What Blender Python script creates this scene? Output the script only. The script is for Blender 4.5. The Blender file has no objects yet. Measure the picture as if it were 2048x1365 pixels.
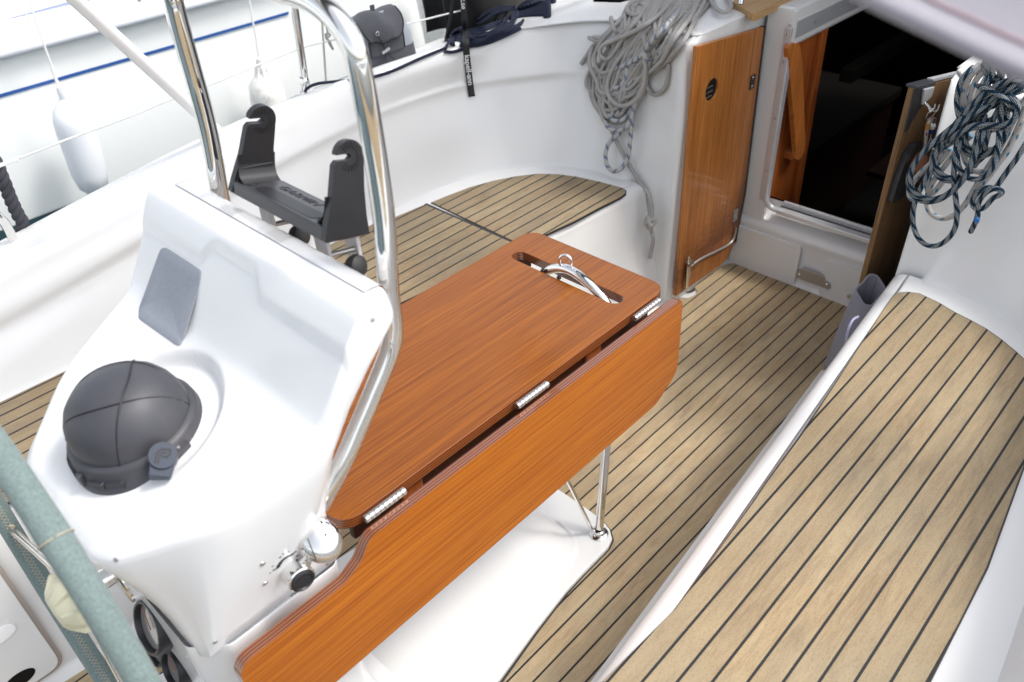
import bpy, bmesh, math, random
from mathutils import Vector, Matrix
from mathutils.geometry import tessellate_polygon
from mathutils.bvhtree import BVHTree
random.seed(7)
C = bpy.context.scene.collection
S = bpy.context.scene
PI = math.pi
# ------------------------------------------------------------------ camera
# x = forward (bow), y = port, z = up; metres; cockpit sole at z = 0, centreline y = 1.05
RW = Matrix(((0.68740089, -0.46528274, 0.55766656), (-0.72465476, -0.38808104, 0.56944586), (-0.04853351, -0.79555332, -0.6039366)))
FP, PCX, PCY, CAMZ = 1603.07, 1024.0, 682.5, 1.75
cd = bpy.data.cameras.new('camera'); cam = bpy.data.objects.new('camera', cd); C.objects.link(cam)
S.camera = cam
R3 = Matrix((RW.col[0], -RW.col[1], -RW.col[2])).transposed()
cam.matrix_world = Matrix.Translation((0, 0, CAMZ)) @ R3.to_4x4()
cd.sensor_width = 36; cd.lens = FP * 36 / 2048; cd.clip_start = 0.02; cd.clip_end = 500
cd.dof.use_dof = True; cd.dof.focus_distance = 1.85; cd.dof.aperture_fstop = 4.0
# ------------------------------------------------------------------ world, sun, exposure
SUN_EL, SUN_AZ = math.radians(56), math.radians(308)       # azimuth of the sun measured from +x towards +y (forward and starboard)
w = bpy.data.worlds.new('World'); S.world = w; w.use_nodes = True
wn = w.node_tree; bg = wn.nodes['Background']
sky = wn.nodes.new('ShaderNodeTexSky'); sky.sky_type = 'NISHITA'; sky.sun_disc = False
sky.sun_elevation = SUN_EL; sky.sun_rotation = PI / 2 - SUN_AZ
sky.air_density = 1.0; sky.dust_density = 3.0; sky.ozone_density = 1.0
hs = wn.nodes.new('ShaderNodeHueSaturation'); hs.inputs['Saturation'].default_value = .33      # thin bright overcast
wn.links.new(sky.outputs[0], hs.inputs['Color']); wn.links.new(hs.outputs[0], bg.inputs[0]); bg.inputs[1].default_value = 0.15
sd = bpy.data.lights.new('sun', 'SUN'); so = bpy.data.objects.new('sun', sd); C.objects.link(so)
sd.energy = 1.0; sd.angle = math.radians(10); sd.color = (1.0, 0.965, 0.92)
sv = Vector((math.cos(SUN_EL) * math.cos(SUN_AZ), math.cos(SUN_EL) * math.sin(SUN_AZ), math.sin(SUN_EL)))
so.rotation_euler = sv.to_track_quat('Z', 'Y').to_euler(); so.location = (0, 0, 8)
S.view_settings.view_transform = 'Standard'; S.view_settings.look = 'None'
S.view_settings.exposure = 1.20; S.view_settings.gamma = 1

# ------------------------------------------------------------------ pixel of the 2048 px photograph -> point on a real plane
def ray(px, py):
    return RW @ Vector((px - PCX, py - PCY, FP))
def on(ax, v, px, py):
    d = ray(px, py); o = Vector((0, 0, CAMZ)); k = 'xyz'.index(ax)
    return o + d * ((v - o[k]) / d[k])
def at_depth(px, py, dist):
    d = ray(px, py).normalized(); return Vector((0, 0, CAMZ)) + d * dist

# ------------------------------------------------------------------ node helpers / materials
def mat(name, col=(.8, .8, .8), rough=.5, metal=0, coat=0, spec=.5):
    m = bpy.data.materials.new(name); m.use_nodes = True
    p = m.node_tree.nodes['Principled BSDF']
    p.inputs['Base Color'].default_value = (*col, 1); p.inputs['Roughness'].default_value = rough
    p.inputs['Metallic'].default_value = metal; p.inputs['Coat Weight'].default_value = coat
    p.inputs['Specular IOR Level'].default_value = spec
    m['p'] = 1
    return m
def N(m, t, **kw):
    n = m.node_tree.nodes.new(t)
    for k, v in kw.items(): setattr(n, k, v)
    return n
def L(m, a, b): m.node_tree.links.new(a, b)
def P(m): return m.node_tree.nodes['Principled BSDF']
def coords(m, scale=(1, 1, 1), kind='Object', rot=(0, 0, 0)):
    tc = N(m, 'ShaderNodeTexCoord'); mp = N(m, 'ShaderNodeMapping')
    mp.inputs['Scale'].default_value = scale; mp.inputs['Rotation'].default_value = rot
    L(m, tc.outputs[kind], mp.inputs[0]); return mp.outputs[0]
def noise(m, vec, scale, detail=4, rough=.55, dist=0):
    n = N(m, 'ShaderNodeTexNoise'); n.inputs['Scale'].default_value = scale; n.inputs['Detail'].default_value = detail
    n.inputs['Roughness'].default_value = rough; n.inputs['Distortion'].default_value = dist
    L(m, vec, n.inputs['Vector']); return n.outputs['Fac']
def ramp(m, fac, stops, interp='LINEAR'):
    r = N(m, 'ShaderNodeValToRGB'); r.color_ramp.interpolation = interp
    e = r.color_ramp.elements
    while len(e) < len(stops): e.new(.5)
    for i, (p, c) in enumerate(stops):
        e[i].position = p; e[i].color = (*c, 1) if len(c) == 3 else c
    L(m, fac, r.inputs[0]); return r.outputs[0]
def math_(m, op, a, b=None, clamp=False):
    n = N(m, 'ShaderNodeMath', operation=op); n.use_clamp = clamp
    for i, v in enumerate((a, b)):
        if v is None: continue
        if isinstance(v, (int, float)): n.inputs[i].default_value = v
        else: L(m, v, n.inputs[i])
    return n.outputs[0]
def mix(m, fac, a, b, mode='MIX'):
    n = N(m, 'ShaderNodeMix', data_type='RGBA', blend_type=mode)
    for i, v in ((0, fac), (6, a), (7, b)):
        if isinstance(v, (int, float)): n.inputs[i].default_value = v
        elif isinstance(v, tuple): n.inputs[i].default_value = (*v, 1)
        else: L(m, v, n.inputs[i])
    return n.outputs[2]
def bump(m, h, strength=.2, dist=.002):
    b = N(m, 'ShaderNodeBump'); b.inputs['Strength'].default_value = strength; b.inputs['Distance'].default_value = dist
    L(m, h, b.inputs['Height']); L(m, b.outputs[0], P(m).inputs['Normal'])

def gelcoat(name, col, rough=.28, coat=.25, dirt=.04):
    m = mat(name, col, rough, coat=coat)
    v = coords(m)
    n = noise(m, v, 1.6, 2, .5)
    d = tuple(c * (1 - dirt * 1.2) for c in col); d = (d[0], d[1] * .995, d[2] * .98)
    c = ramp(m, n, [(.3, d), (.7, col)])
    sp = ramp(m, noise(m, v, 55, 1, .4), [(.80, (0, 0, 0)), (.86, (.25,) * 3)])       # a few small specks of grime
    L(m, mix(m, sp, c, tuple(x * .75 for x in col)), P(m).inputs['Base Color'])
    return m
M_WHITE = gelcoat('gelcoat_white', (0.7129, 0.7129, 0.7032))
M_CONSOLE = gelcoat('gelcoat_console', (0.7315, 0.7392, 0.7480), .25, .3, .03)
M_HULL = gelcoat('neighbour_hull', (.86, .875, .865), .3, .3, .02)
M_DIRTY = gelcoat('gelcoat_worn', (.66, .62, .61), .4, .1, .05)

# anti-slip deck: fine raised pattern
M_NONSKID = mat('deck_nonskid', (.76, .755, .74), .45)
v = coords(M_NONSKID, (1, 1, 1), rot=(0, 0, math.radians(38)))
wv = N(M_NONSKID, 'ShaderNodeTexWave', wave_type='BANDS', bands_direction='X'); wv.inputs['Scale'].default_value = 32
L(M_NONSKID, v, wv.inputs['Vector'])
wv2 = N(M_NONSKID, 'ShaderNodeTexWave', wave_type='BANDS', bands_direction='Y'); wv2.inputs['Scale'].default_value = 32
L(M_NONSKID, v, wv2.inputs['Vector'])
hh = math_(M_NONSKID, 'MULTIPLY', wv.outputs['Fac'], wv2.outputs['Fac'])
L(M_NONSKID, ramp(M_NONSKID, hh, [(.0, (.68, .675, .66)), (.45, (.80, .80, .79))]), P(M_NONSKID).inputs['Base Color'])
bump(M_NONSKID, hh, .7, .003)

def teak(name, y0, pitch, caulk=.0042, tone=1.0, skew=0.0):
    """weathered teak planks laid fore and aft with black caulking; y0 = one seam"""
    m = mat(name, (.4, .3, .2), .62, spec=.3)
    tc = N(m, 'ShaderNodeTexCoord'); sp = N(m, 'ShaderNodeSeparateXYZ'); L(m, tc.outputs['Object'], sp.inputs[0])
    yy = math_(m, 'ADD', sp.outputs['Y'], math_(m, 'MULTIPLY', sp.outputs['X'], skew))
    t = math_(m, 'DIVIDE', math_(m, 'SUBTRACT', yy, y0 - 40 * pitch), pitch)
    cell = math_(m, 'FLOOR', t)
    fr = math_(m, 'SUBTRACT', t, cell)
    edge = math_(m, 'MINIMUM', fr, math_(m, 'SUBTRACT', 1.0, fr))
    seam = math_(m, 'LESS_THAN', edge, caulk / pitch / 2)
    wn_ = N(m, 'ShaderNodeTexWhiteNoise', noise_dimensions='1D'); L(m, cell, wn_.inputs['W'])
    off = N(m, 'ShaderNodeCombineXYZ'); L(m, math_(m, 'MULTIPLY', wn_.outputs['Value'], 7), off.inputs[0]); L(m, math_(m, 'MULTIPLY', wn_.outputs['Value'], 31), off.inputs[2])
    va = N(m, 'ShaderNodeVectorMath', operation='ADD'); L(m, tc.outputs['Object'], va.inputs[0]); L(m, off.outputs[0], va.inputs[1])
    mp = N(m, 'ShaderNodeMapping'); mp.inputs['Scale'].default_value = (9, 130, 1); L(m, va.outputs[0], mp.inputs[0])
    g = noise(m, mp.outputs[0], 1.0, 6, .7, .3)
    mp3 = N(m, 'ShaderNodeMapping'); mp3.inputs['Scale'].default_value = (30, 420, 1); L(m, va.outputs[0], mp3.inputs[0])
    g3 = noise(m, mp3.outputs[0], 1.0, 3, .7)
    mpb = N(m, 'ShaderNodeMapping'); mpb.inputs['Scale'].default_value = (.32, 1.5, 1); L(m, va.outputs[0], mpb.inputs[0])
    blo = noise(m, tc.outputs['Object'], 5.0, 6, .7)
    blo2 = noise(m, mpb.outputs[0], 17.0, 7, .74, .5)
    spk = noise(m, tc.outputs['Object'], 260, 2, .6)
    k = tone * 1.06
    c1 = ramp(m, g, [(.28, (0.240 * k, 0.165 * k, 0.087 * k)), (.5, (0.367 * k, 0.267 * k, 0.151 * k)), (.75, (0.469 * k, 0.359 * k, 0.216 * k))])
    c1 = mix(m, .45, c1, ramp(m, g3, [(.3, (0.204 * k, 0.141 * k, 0.078 * k)), (.7, (0.479 * k, 0.359 * k, 0.212 * k))]))
    c2 = mix(m, ramp(m, blo, [(.35, (0, 0, 0)), (.62, (.8, .8, .8))]), c1, (0.367 * k, 0.301 * k, 0.195 * k))
    c2 = mix(m, ramp(m, blo2, [(.46, (0, 0, 0)), (.66, (.5,) * 3)]), c2, (.50 * k, .39 * k, .235 * k))
    c2 = mix(m, ramp(m, blo2, [(.30, (.65,) * 3), (.46, (0, 0, 0))]), c2, (.22 * k, .175 * k, .13 * k))
    c3 = mix(m, ramp(m, spk, [(.5, (0, 0, 0)), (.72, (.45, .45, .45))]), c2, (0.214 * k, 0.155 * k, 0.091 * k))
    wb = ramp(m, wn_.outputs['Value'], [(0, (.90, .885, .87)), (.5, (.99, .98, .97)), (1, (1.08, 1.07, 1.05))])
    c4 = mix(m, 1.0, c3, wb, 'MULTIPLY')
    L(m, mix(m, seam, c4, (.018, .018, .019)), P(m).inputs['Base Color'])
    h = math_(m, 'SUBTRACT', math_(m, 'MULTIPLY', g3, .35), math_(m, 'MULTIPLY', seam, 1.0))
    bump(m, h, .35, .0015)
    return m
M_SOLE = teak('teak_sole', 1.0754, .0451, .0050, 1.02)
M_SEATP = teak('teak_port', 1.673, .0459, .0058, .70)
M_SEATS = teak('teak_starboard', .391, .0440, .0050, .80)
M_CAULK = mat('caulk', (.02, .02, .021), .5)

def varnish(name, c_lo, c_mid, c_hi, axis='x', coat=1.0, rough=.32, sc=1.0, red=False):
    m = mat(name, c_mid, rough, coat=coat, spec=.12 if coat > .3 else .3); P(m).inputs['Coat Roughness'].default_value = .07
    s = {'x': (2.2, 210, 210), 'z': (110, 110, 1.6)}[axis]
    v = coords(m, tuple(a * sc for a in s))
    g = noise(m, v, 1.0, 5, .65, .25)
    v2 = coords(m, tuple(a * sc * 4 for a in s)); g2 = noise(m, v2, 1.0, 3, .6)
    c = ramp(m, g, [(.34, c_lo), (.46, c_mid), (.64, c_hi)])
    c = mix(m, .30, c, ramp(m, g2, [(.35, c_lo), (.65, c_hi)]))
    gl = noise(m, coords(m, tuple(a * sc * 1.35 for a in s)), 1.0, 2, .5)
    dk = tuple(a * .62 for a in c_lo)
    c = mix(m, ramp(m, gl, [(.545, (0, 0, 0)), (.60, (.5,) * 3), (.66, (0, 0, 0))]), c, dk)
    v3 = coords(m, tuple(a * .2 for a in s)); g4 = noise(m, v3, 1.0, 2)
    c = mix(m, ramp(m, g4, [(.4, (0, 0, 0)), (.75, (.45,) * 3)]), c, c_lo)
    L(m, c, P(m).inputs['Base Color'])
    bb = noise(m, coords(m, tuple(a * sc * 1.5 for a in s)), 1.0, 3, .6)
    b = N(m, 'ShaderNodeBump'); b.inputs['Strength'].default_value = .16; b.inputs['Distance'].default_value = .0015
    L(m, bb, b.inputs['Height']); L(m, b.outputs[0], P(m).inputs['Normal']); L(m, b.outputs[0], P(m).inputs['Coat Normal'])
    return m
M_TABLE = varnish('varnished_top', (0.1298, 0.0316, 0.0022), (0.2186, 0.0618, 0.0034), (0.3074, 0.0974, 0.0062), coat=.5)
M_LEAF = varnish('varnished_leaf', (0.2477, 0.0598, 0.0045), (0.3406, 0.0934, 0.0060), (0.4489, 0.1493, 0.0100), sc=.8, coat=.35)
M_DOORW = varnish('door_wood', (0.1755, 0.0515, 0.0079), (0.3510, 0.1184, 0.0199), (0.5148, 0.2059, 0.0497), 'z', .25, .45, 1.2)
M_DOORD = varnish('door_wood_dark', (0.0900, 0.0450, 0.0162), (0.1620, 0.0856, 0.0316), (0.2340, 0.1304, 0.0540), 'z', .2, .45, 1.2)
M_MAHOG = varnish('interior_mahogany', (0.2228, 0.0506, 0.0108), (0.3443, 0.0861, 0.0180), (0.4657, 0.1418, 0.0316), 'z', .2, .4, .8)
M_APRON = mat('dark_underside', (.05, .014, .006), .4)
M_MAHOG_LIT = varnish('lit_mahogany', (0.3315, 0.0975, 0.0198), (0.4485, 0.1463, 0.0330), (0.5460, 0.2048, 0.0495), 'z', .4, .35, .8)  # paler mahogany: the brighter light on the handle is put into its colour
M_TRIM = varnish('oiled_trim', (0.3200, 0.1760, 0.0680), (0.4160, 0.2480, 0.1040), (0.4960, 0.3200, 0.1520), 'x', .1, .5)
# the port door's wood turns darker and redder towards its foot
def foot_tone(m):
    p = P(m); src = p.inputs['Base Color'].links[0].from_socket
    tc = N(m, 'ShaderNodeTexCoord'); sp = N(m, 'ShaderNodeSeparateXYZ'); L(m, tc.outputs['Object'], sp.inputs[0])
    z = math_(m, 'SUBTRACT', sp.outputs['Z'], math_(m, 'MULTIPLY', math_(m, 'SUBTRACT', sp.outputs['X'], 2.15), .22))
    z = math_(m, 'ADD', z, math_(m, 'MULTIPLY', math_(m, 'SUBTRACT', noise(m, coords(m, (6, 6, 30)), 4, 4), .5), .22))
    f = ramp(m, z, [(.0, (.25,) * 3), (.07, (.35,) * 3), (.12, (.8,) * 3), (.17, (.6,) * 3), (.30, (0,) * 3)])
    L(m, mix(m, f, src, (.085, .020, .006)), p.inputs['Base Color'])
foot_tone(M_DOORW)
# plywood edge: dark and light laminations stacked across the panel thickness
def ply(name, axis):
    m = mat(name, (.2, .05, .02), .3, coat=1.0)
    tc = N(m, 'ShaderNodeTexCoord'); sp = N(m, 'ShaderNodeSeparateXYZ'); L(m, tc.outputs['Object'], sp.inputs[0])
    t = math_(m, 'MULTIPLY', sp.outputs[axis], 1 / .0060)
    fr = math_(m, 'FRACT', t)
    n = noise(m, coords(m, (4, 4, 4)), 6, 3)
    c = ramp(m, fr, [(.0, (.035, .008, .005)), (.42, (.05, .012, .006)), (.5, (.30, .09, .018)), (.93, (.31, .095, .02)), (1, (.035, .008, .005))])
    L(m, mix(m, math_(m, 'MULTIPLY', n, .4), c, (.16, .035, .012)), P(m).inputs['Base Color'])
    return m
M_PLYZ = ply('plywood_edge_z', 'Z'); M_PLYY = ply('plywood_edge_y', 'Y')

M_CHROME = mat('polished_steel', (.78, .77, .75), .06, 1.0)
n_ = noise(M_CHROME, coords(M_CHROME), 30, 3); L(M_CHROME, ramp(M_CHROME, n_, [(.4, (.04,) * 3), (.8, (.12,) * 3)]), P(M_CHROME).inputs['Roughness'])
M_ALU = mat('brushed_aluminium', (.64, .65, .67), .4, .55)
M_HINGE = mat('dark_steel', (.50, .48, .46), .28, 1.0)
n_ = noise(M_ALU, coords(M_ALU, (3, 60, 60)), 3, 4); L(M_ALU, ramp(M_ALU, n_, [(.3, (.3,) * 3), (.7, (.5,) * 3)]), P(M_ALU).inputs['Roughness'])
M_STEELB = mat('worn_steel', (.50, .48, .46), .42, .9)
M_BLACK = mat('black_plastic', (.022, .022, .026), .42)
n_ = noise(M_BLACK, coords(M_BLACK), 350, 2); bump(M_BLACK, n_, .25, .0006)
L(M_BLACK, ramp(M_BLACK, noise(M_BLACK, coords(M_BLACK), 14, 4), [(.3, (.009, .009, .011)), (.75, (.017, .017, .020))]), P(M_BLACK).inputs['Base Color'])
M_COMP = mat('compass_hood_plastic', (.06, .062, .072), .5)
L(M_COMP, ramp(M_COMP, noise(M_COMP, coords(M_COMP), 9, 5, .65), [(.3, (.040, .042, .052)), (.6, (.055, .055, .064)), (.8, (.078, .070, .072))]), P(M_COMP).inputs['Base Color'])
bump(M_COMP, noise(M_COMP, coords(M_COMP), 500, 2), .15, .0005)
M_TRAY = mat('satin_black_plastic', (0.0385, 0.0385, 0.0434), .35)
M_NAVYP = mat('navy_plastic', (0.0176, 0.0272, 0.0480), .4)
M_DARKGLASS = mat('dark_interior', (.012, .010, .009), .8, spec=.1)
M_RUBBER = mat('black_rubber', (.02, .02, .02), .6)
M_PATCH = mat('grey_pad', (.42, .45, .50), .7)
L(M_PATCH, ramp(M_PATCH, noise(M_PATCH, coords(M_PATCH), 160, 3), [(.3, (.25, .27, .305)), (.7, (.28, .30, .34))]), P(M_PATCH).inputs['Base Color'])
M_CREAM = mat('cream_plastic', (0.5400, 0.5220, 0.3780), .45)
M_GLASSG = mat('gauge_glass', (.12, .12, .125), .08, coat=1)
M_GDIAL = mat('gauge_dial', (.20, .195, .19), .25, coat=1)
M_WHITEP = mat('white_plastic', (.88, .88, .88), .4)
M_BLUE = mat('blue_stripe', (.02, .09, .32), .35)
M_TEAL = mat('dark_teal_paint', (.03, .075, .09), .5)
M_FENDER = mat('fender_vinyl', (.80, .82, .85), .45)
bump(M_FENDER, noise(M_FENDER, coords(M_FENDER), 90, 3), .25, .002)
M_FENDC = mat('worn_fender_vinyl', (.80, .79, .74), .6)
L(M_FENDC, ramp(M_FENDC, noise(M_FENDC, coords(M_FENDC), 30, 5, .7), [(.30, (.66, .64, .57)), (.5, (.84, .83, .79))]), P(M_FENDC).inputs['Base Color'])
M_BLUEW = mat('blue_white', (.03, .06, .22), .5)
M_RED = mat('brown_cork', (.25, .10, .045), .7)
M_TXTW = mat('white_lettering', (.75, .75, .75), .6)
M_TXTK = mat('grey_lettering', (.004, .004, .005), .35)

def cloth(name, col, var=.25, sc=900, rough=.9):
    m = mat(name, col, rough, spec=.2)
    n = noise(m, coords(m), sc, 2, .7); n2 = noise(m, coords(m), 12, 4)
    c = ramp(m, n, [(.3, tuple(a * (1 - var) for a in col)), (.7, tuple(min(1, a * (1 + var)) for a in col))])
    c = mix(m, ramp(m, n2, [(.35, (0, 0, 0)), (.8, (.4,) * 3)]), c, tuple(a * .75 for a in col))
    L(m, c, P(m).inputs['Base Color']); bump(m, n, .35, .0012)
    P(m).inputs['Sheen Weight'].default_value = .15
    return m
M_SUEDE = cloth('grey_green_suede', (0.1521, 0.1989, 0.1911), .22, 260)
M_SUEDED = cloth('dark_green_suede', (0.0663, 0.0975, 0.1014), .12, 700)
M_GREYC = cloth('mid_grey_canvas', (0.0805, 0.0826, 0.0945), .35, 700)
M_LGREYC = cloth('light_grey_canvas', (0.3400, 0.3655, 0.4080), .12, 500)
M_BLACKC = cloth('black_canvas', (0.0091, 0.0084, 0.0091), .3, 500)
M_LILAC = cloth('lilac_grey_canvas', (0.2088, 0.2052, 0.2376), .08, 400)
M_SHADE = cloth('sprayhood_canvas', (0.2880, 0.2772, 0.3096), .05, 300)
M_PIPING = mat('pale_piping', (0.4000, 0.4000, 0.5760), .5)
M_CORD = mat('black_cord', (.015, .015, .017), .7)
M_THREAD = mat('pale_thread', (.45, .38, .28), .8)
M_WLINE = mat('white_cord', (.78, .77, .74), .7)

def rope_mat(name, base, fleck, kind):
    m = mat(name, base, .85, spec=.2)
    uv = N(m, 'ShaderNodeUVMap'); sp = N(m, 'ShaderNodeSeparateXYZ'); L(m, uv.outputs[0], sp.inputs[0])
    U, V = sp.outputs['X'], sp.outputs['Y']       # U: 0..1 round the rope, V: metres along it
    nz = noise(m, coords(m), 25, 3)
    # braid bumps
    a = math_(m, 'SINE', math_(m, 'ADD', math_(m, 'MULTIPLY', U, 2 * PI * 6), math_(m, 'MULTIPLY', V, 1000)))
    b = math_(m, 'SINE', math_(m, 'SUBTRACT', math_(m, 'MULTIPLY', U, 2 * PI * 6), math_(m, 'MULTIPLY', V, 1000)))
    br = math_(m, 'MULTIPLY', a, b)
    if kind == 'check':
        s = math_(m, 'FRACT', math_(m, 'ADD', math_(m, 'MULTIPLY', U, 2), math_(m, 'MULTIPLY', V, 26)))
        band = math_(m, 'GREATER_THAN', s, .42)
        chk = math_(m, 'GREATER_THAN', br, .34)
        f = math_(m, 'MULTIPLY', band, chk)
        c = mix(m, f, base, fleck)
    elif kind == 'dash':
        s = math_(m, 'FRACT', math_(m, 'ADD', math_(m, 'MULTIPLY', U, 2), math_(m, 'MULTIPLY', V, 24)))
        s2 = math_(m, 'FRACT', math_(m, 'SUBTRACT', math_(m, 'MULTIPLY', U, 2), math_(m, 'MULTIPLY', V, 19)))
        f = math_(m, 'MULTIPLY', math_(m, 'LESS_THAN', s, .30), math_(m, 'LESS_THAN', s2, .42))
        c = mix(m, f, base, fleck)
    elif kind == 'fleck':
        s = math_(m, 'FRACT', math_(m, 'ADD', math_(m, 'MULTIPLY', U, 1), math_(m, 'MULTIPLY', V, 27)))
        s2 = math_(m, 'GREATER_THAN', br, -.25)
        patch = math_(m, 'GREATER_THAN', noise(m, coords(m), 9, 1), .36)
        f = math_(m, 'MULTIPLY', math_(m, 'MULTIPLY', math_(m, 'LESS_THAN', s, .34), s2), patch)
        c = mix(m, f, base, fleck)
    else:
        c = mix(m, math_(m, 'GREATER_THAN', br, .5), base, fleck)
    c = mix(m, ramp(m, nz, [(.35, (0, 0, 0)), (.75, (.35,) * 3)]), c, tuple(x * .6 for x in base))
    L(m, c, P(m).inputs['Base Color'])
    bump(m, br, .5, .0012)
    return m
M_ROPEG = rope_mat('rope_weathered_grey', (0.4000, 0.3840, 0.3640), (0.3360, 0.3200, 0.3040), 'plain')
M_ROPEB = rope_mat('rope_blue_fleck', (0.4760, 0.4632, 0.4420), (0.0127, 0.0765, 0.2125), 'fleck')
M_ROPEN = rope_mat('rope_navy_check', (.006, .024, .048), (.70, .73, .70), 'check')
M_ROPEW = rope_mat('rope_white_dash', (0.4760, 0.4590, 0.4335), (0.0170, 0.1700, 0.3060), 'dash')
M_ROPED = rope_mat('rope_dark_navy', (.020, .025, .050), (.05, .058, .085), 'plain')
M_LACE = rope_mat('lifeline_cord', (.78, .78, .77), (.7, .7, .7), 'plain')
M_TWIST = mat('dark_mooring_rope', (.045, .045, .055), .9)

# ------------------------------------------------------------------ mesh helpers
def newobj(name, me, material=None, parent=None, smooth=True, auto=None):
    me.update(); o = bpy.data.objects.new(name, me); C.objects.link(o)
    if material is not None:
        for mm in (material if isinstance(material, (list, tuple)) else [material]): me.materials.append(mm)
    if smooth:
        for p in me.polygons: p.use_smooth = True
        if auto: me.set_sharp_from_angle(angle=math.radians(auto))
    if parent is not None:
        o.parent = parent; o.matrix_parent_inverse = parent.matrix_world.inverted() if parent.type != 'EMPTY' else Matrix.Translation(-parent.location)
    return o
def pyobj(name, V, F, material=None, parent=None, smooth=True, auto=None, fm=None):
    me = bpy.data.meshes.new(name); me.from_pydata([tuple(a) for a in V], [], F); me.validate()
    o = newobj(name, me, material, parent, smooth, auto)
    if fm:
        for p, k in zip(me.polygons, fm): p.material_index = k
    return o
def empty(name, label, cat, loc=(0, 0, 0), group=None):
    o = bpy.data.objects.new(name, None); C.objects.link(o); o.location = loc; o.empty_display_size = .05
    tag(o, label, cat, group); return o
def tag(o, label=None, cat=None, group=None, kind=None):
    if label: o['label'] = label
    if cat: o['category'] = cat
    if group: o['group'] = group
    if kind: o['kind'] = kind
    return o
def cr(p0, p1, p2, p3, t):
    return .5 * ((2 * p1) + (p2 - p0) * t + (2 * p0 - 5 * p1 + 4 * p2 - p3) * t * t + (3 * p1 - p0 - 3 * p2 + p3) * t ** 3)
def spline(pts, n, closed=False):
    pts = [Vector(p) for p in pts]; m = len(pts); out = []
    seg = m if closed else m - 1
    for i in range(seg):
        if closed: a, b, c, d = pts[i - 1], pts[i], pts[(i + 1) % m], pts[(i + 2) % m]
        else: a, b, c, d = pts[max(i - 1, 0)], pts[i], pts[i + 1], pts[min(i + 2, m - 1)]
        for k in range(n): out.append(cr(a, b, c, d, k / n))
    if not closed: out.append(pts[-1].copy())
    return out
def resample(pts, step):
    out = [pts[0].copy()]; acc = 0
    for a, b in zip(pts, pts[1:]):
        d = (b - a).length
        while acc + d >= step and d > 1e-9:
            t = (step - acc) / d; a = a.lerp(b, t); out.append(a.copy()); d = (b - a).length; acc = 0
        acc += d
    if (out[-1] - pts[-1]).length > step * .3: out.append(pts[-1].copy())
    return out
def gridfaces(nu, nv, off=0, cu=False, flip=False):
    F = []
    for i in range(nu - (0 if cu else 1)):
        for j in range(nv - 1):
            a = off + i * nv + j; b = off + ((i + 1) % nu) * nv + j
            F.append((a, a + 1, b + 1, b) if flip else (a, b, b + 1, a + 1))
    return F
def loft(name, rows, nu, nv, material, parent=None, flip=False, smooth=True, auto=None, fmf=None):
    """rows: list of rows (equal length) of control points; Catmull-Rom both ways"""
    R1 = [spline(r, nu) if nu > 1 else [Vector(p) for p in r] for r in rows]
    cols = list(zip(*R1)); G = [spline(c, nv) if nv > 1 else list(c) for c in cols]
    V = [p for c in G for p in c]; F = gridfaces(len(G), len(G[0]), 0, False, flip)
    fm = None
    if fmf:
        n2 = len(G[0]) - 1; fm = [fmf(k // n2, k % n2) for k in range(len(F))]
    return pyobj(name, V, F, material, parent, smooth, auto, fm)
def tube_data(pts, r, res=10, closed=False, caps=True, rf=None):
    n = len(pts); V = []; F = []; uv = []
    T = []
    for i in range(n):
        a = pts[i - 1] if (closed or i > 0) else pts[i]; b = pts[(i + 1) % n] if (closed or i < n - 1) else pts[i]
        t = (b - a); T.append(t.normalized() if t.length > 1e-9 else Vector((0, 0, 1)))
    u = T[0].orthogonal().normalized(); s = 0
    S_ = [0]
    for i in range(1, n + (1 if closed else 0)): S_.append(S_[-1] + (pts[i % n] - pts[i - 1]).length)
    fr = []
    for i in range(n):
        if i: u = (u - T[i] * u.dot(T[i])); u = u.normalized() if u.length > 1e-6 else T[i].orthogonal().normalized()
        w_ = T[i].cross(u); fr.append((u.copy(), w_))
        rr = r if rf is None else rf(i / (n - 1) if n > 1 else 0) * r
        for k in range(res):
            an = 2 * PI * k / res; V.append(pts[i] + (u * math.cos(an) + w_ * math.sin(an)) * rr)
    nn = n if closed else n - 1
    for i in range(nn):
        for k in range(res):
            j = (i + 1) % n; k2 = (k + 1) % res
            F.append((i * res + k, i * res + k2, j * res + k2, j * res + k))
            uv.append(((k / res, S_[i]), ((k + 1) / res, S_[i]), ((k + 1) / res, S_[i + 1]), (k / res, S_[i + 1])))
    if caps and not closed:
        F.append(tuple(range(res))[::-1]); uv.append(tuple((0, 0) for _ in range(res)))
        F.append(tuple((n - 1) * res + k for k in range(res))); uv.append(tuple((0, 0) for _ in range(res)))
    return V, F, uv
def tubes(name, paths, r, material, parent=None, res=10, closed=False, sm=6, step=None, rf=None, caps=True):
    """one mesh from one or more smooth tubes, UV = (round, metres along)"""
    V = []; F = []; UV = []
    for pth in paths:
        cl = closed; q = pth
        pts = spline(q, sm, cl) if sm > 1 and len(q) > 2 else [Vector(p) for p in q]
        if step: pts = resample(pts + ([pts[0]] if cl else []), step); cl = False if closed else cl
        v, f, u = tube_data(pts, r, res, cl, caps, rf)
        o = len(V); V += v; F += [tuple(a + o for a in ff) for ff in f]; UV += u
    me = bpy.data.meshes.new(name); me.from_pydata([tuple(a) for a in V], [], F)
    ul = me.uv_layers.new(name='UVMap'); i = 0
    for p, us in zip(me.polygons, UV):
        for k in range(p.loop_total): ul.data[p.loop_start + k].uv = us[k]
    return newobj(name, me, material, parent, True, 50)
def frame(o, n, up=(0, 0, 1)):
    n = Vector(n).normalized(); u = Vector(up).cross(n)
    u = u.normalized() if u.length > 1e-5 else n.orthogonal().normalized()
    v = n.cross(u); m = Matrix((u, v, n)).transposed().to_4x4(); m.translation = Vector(o); return m
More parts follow.
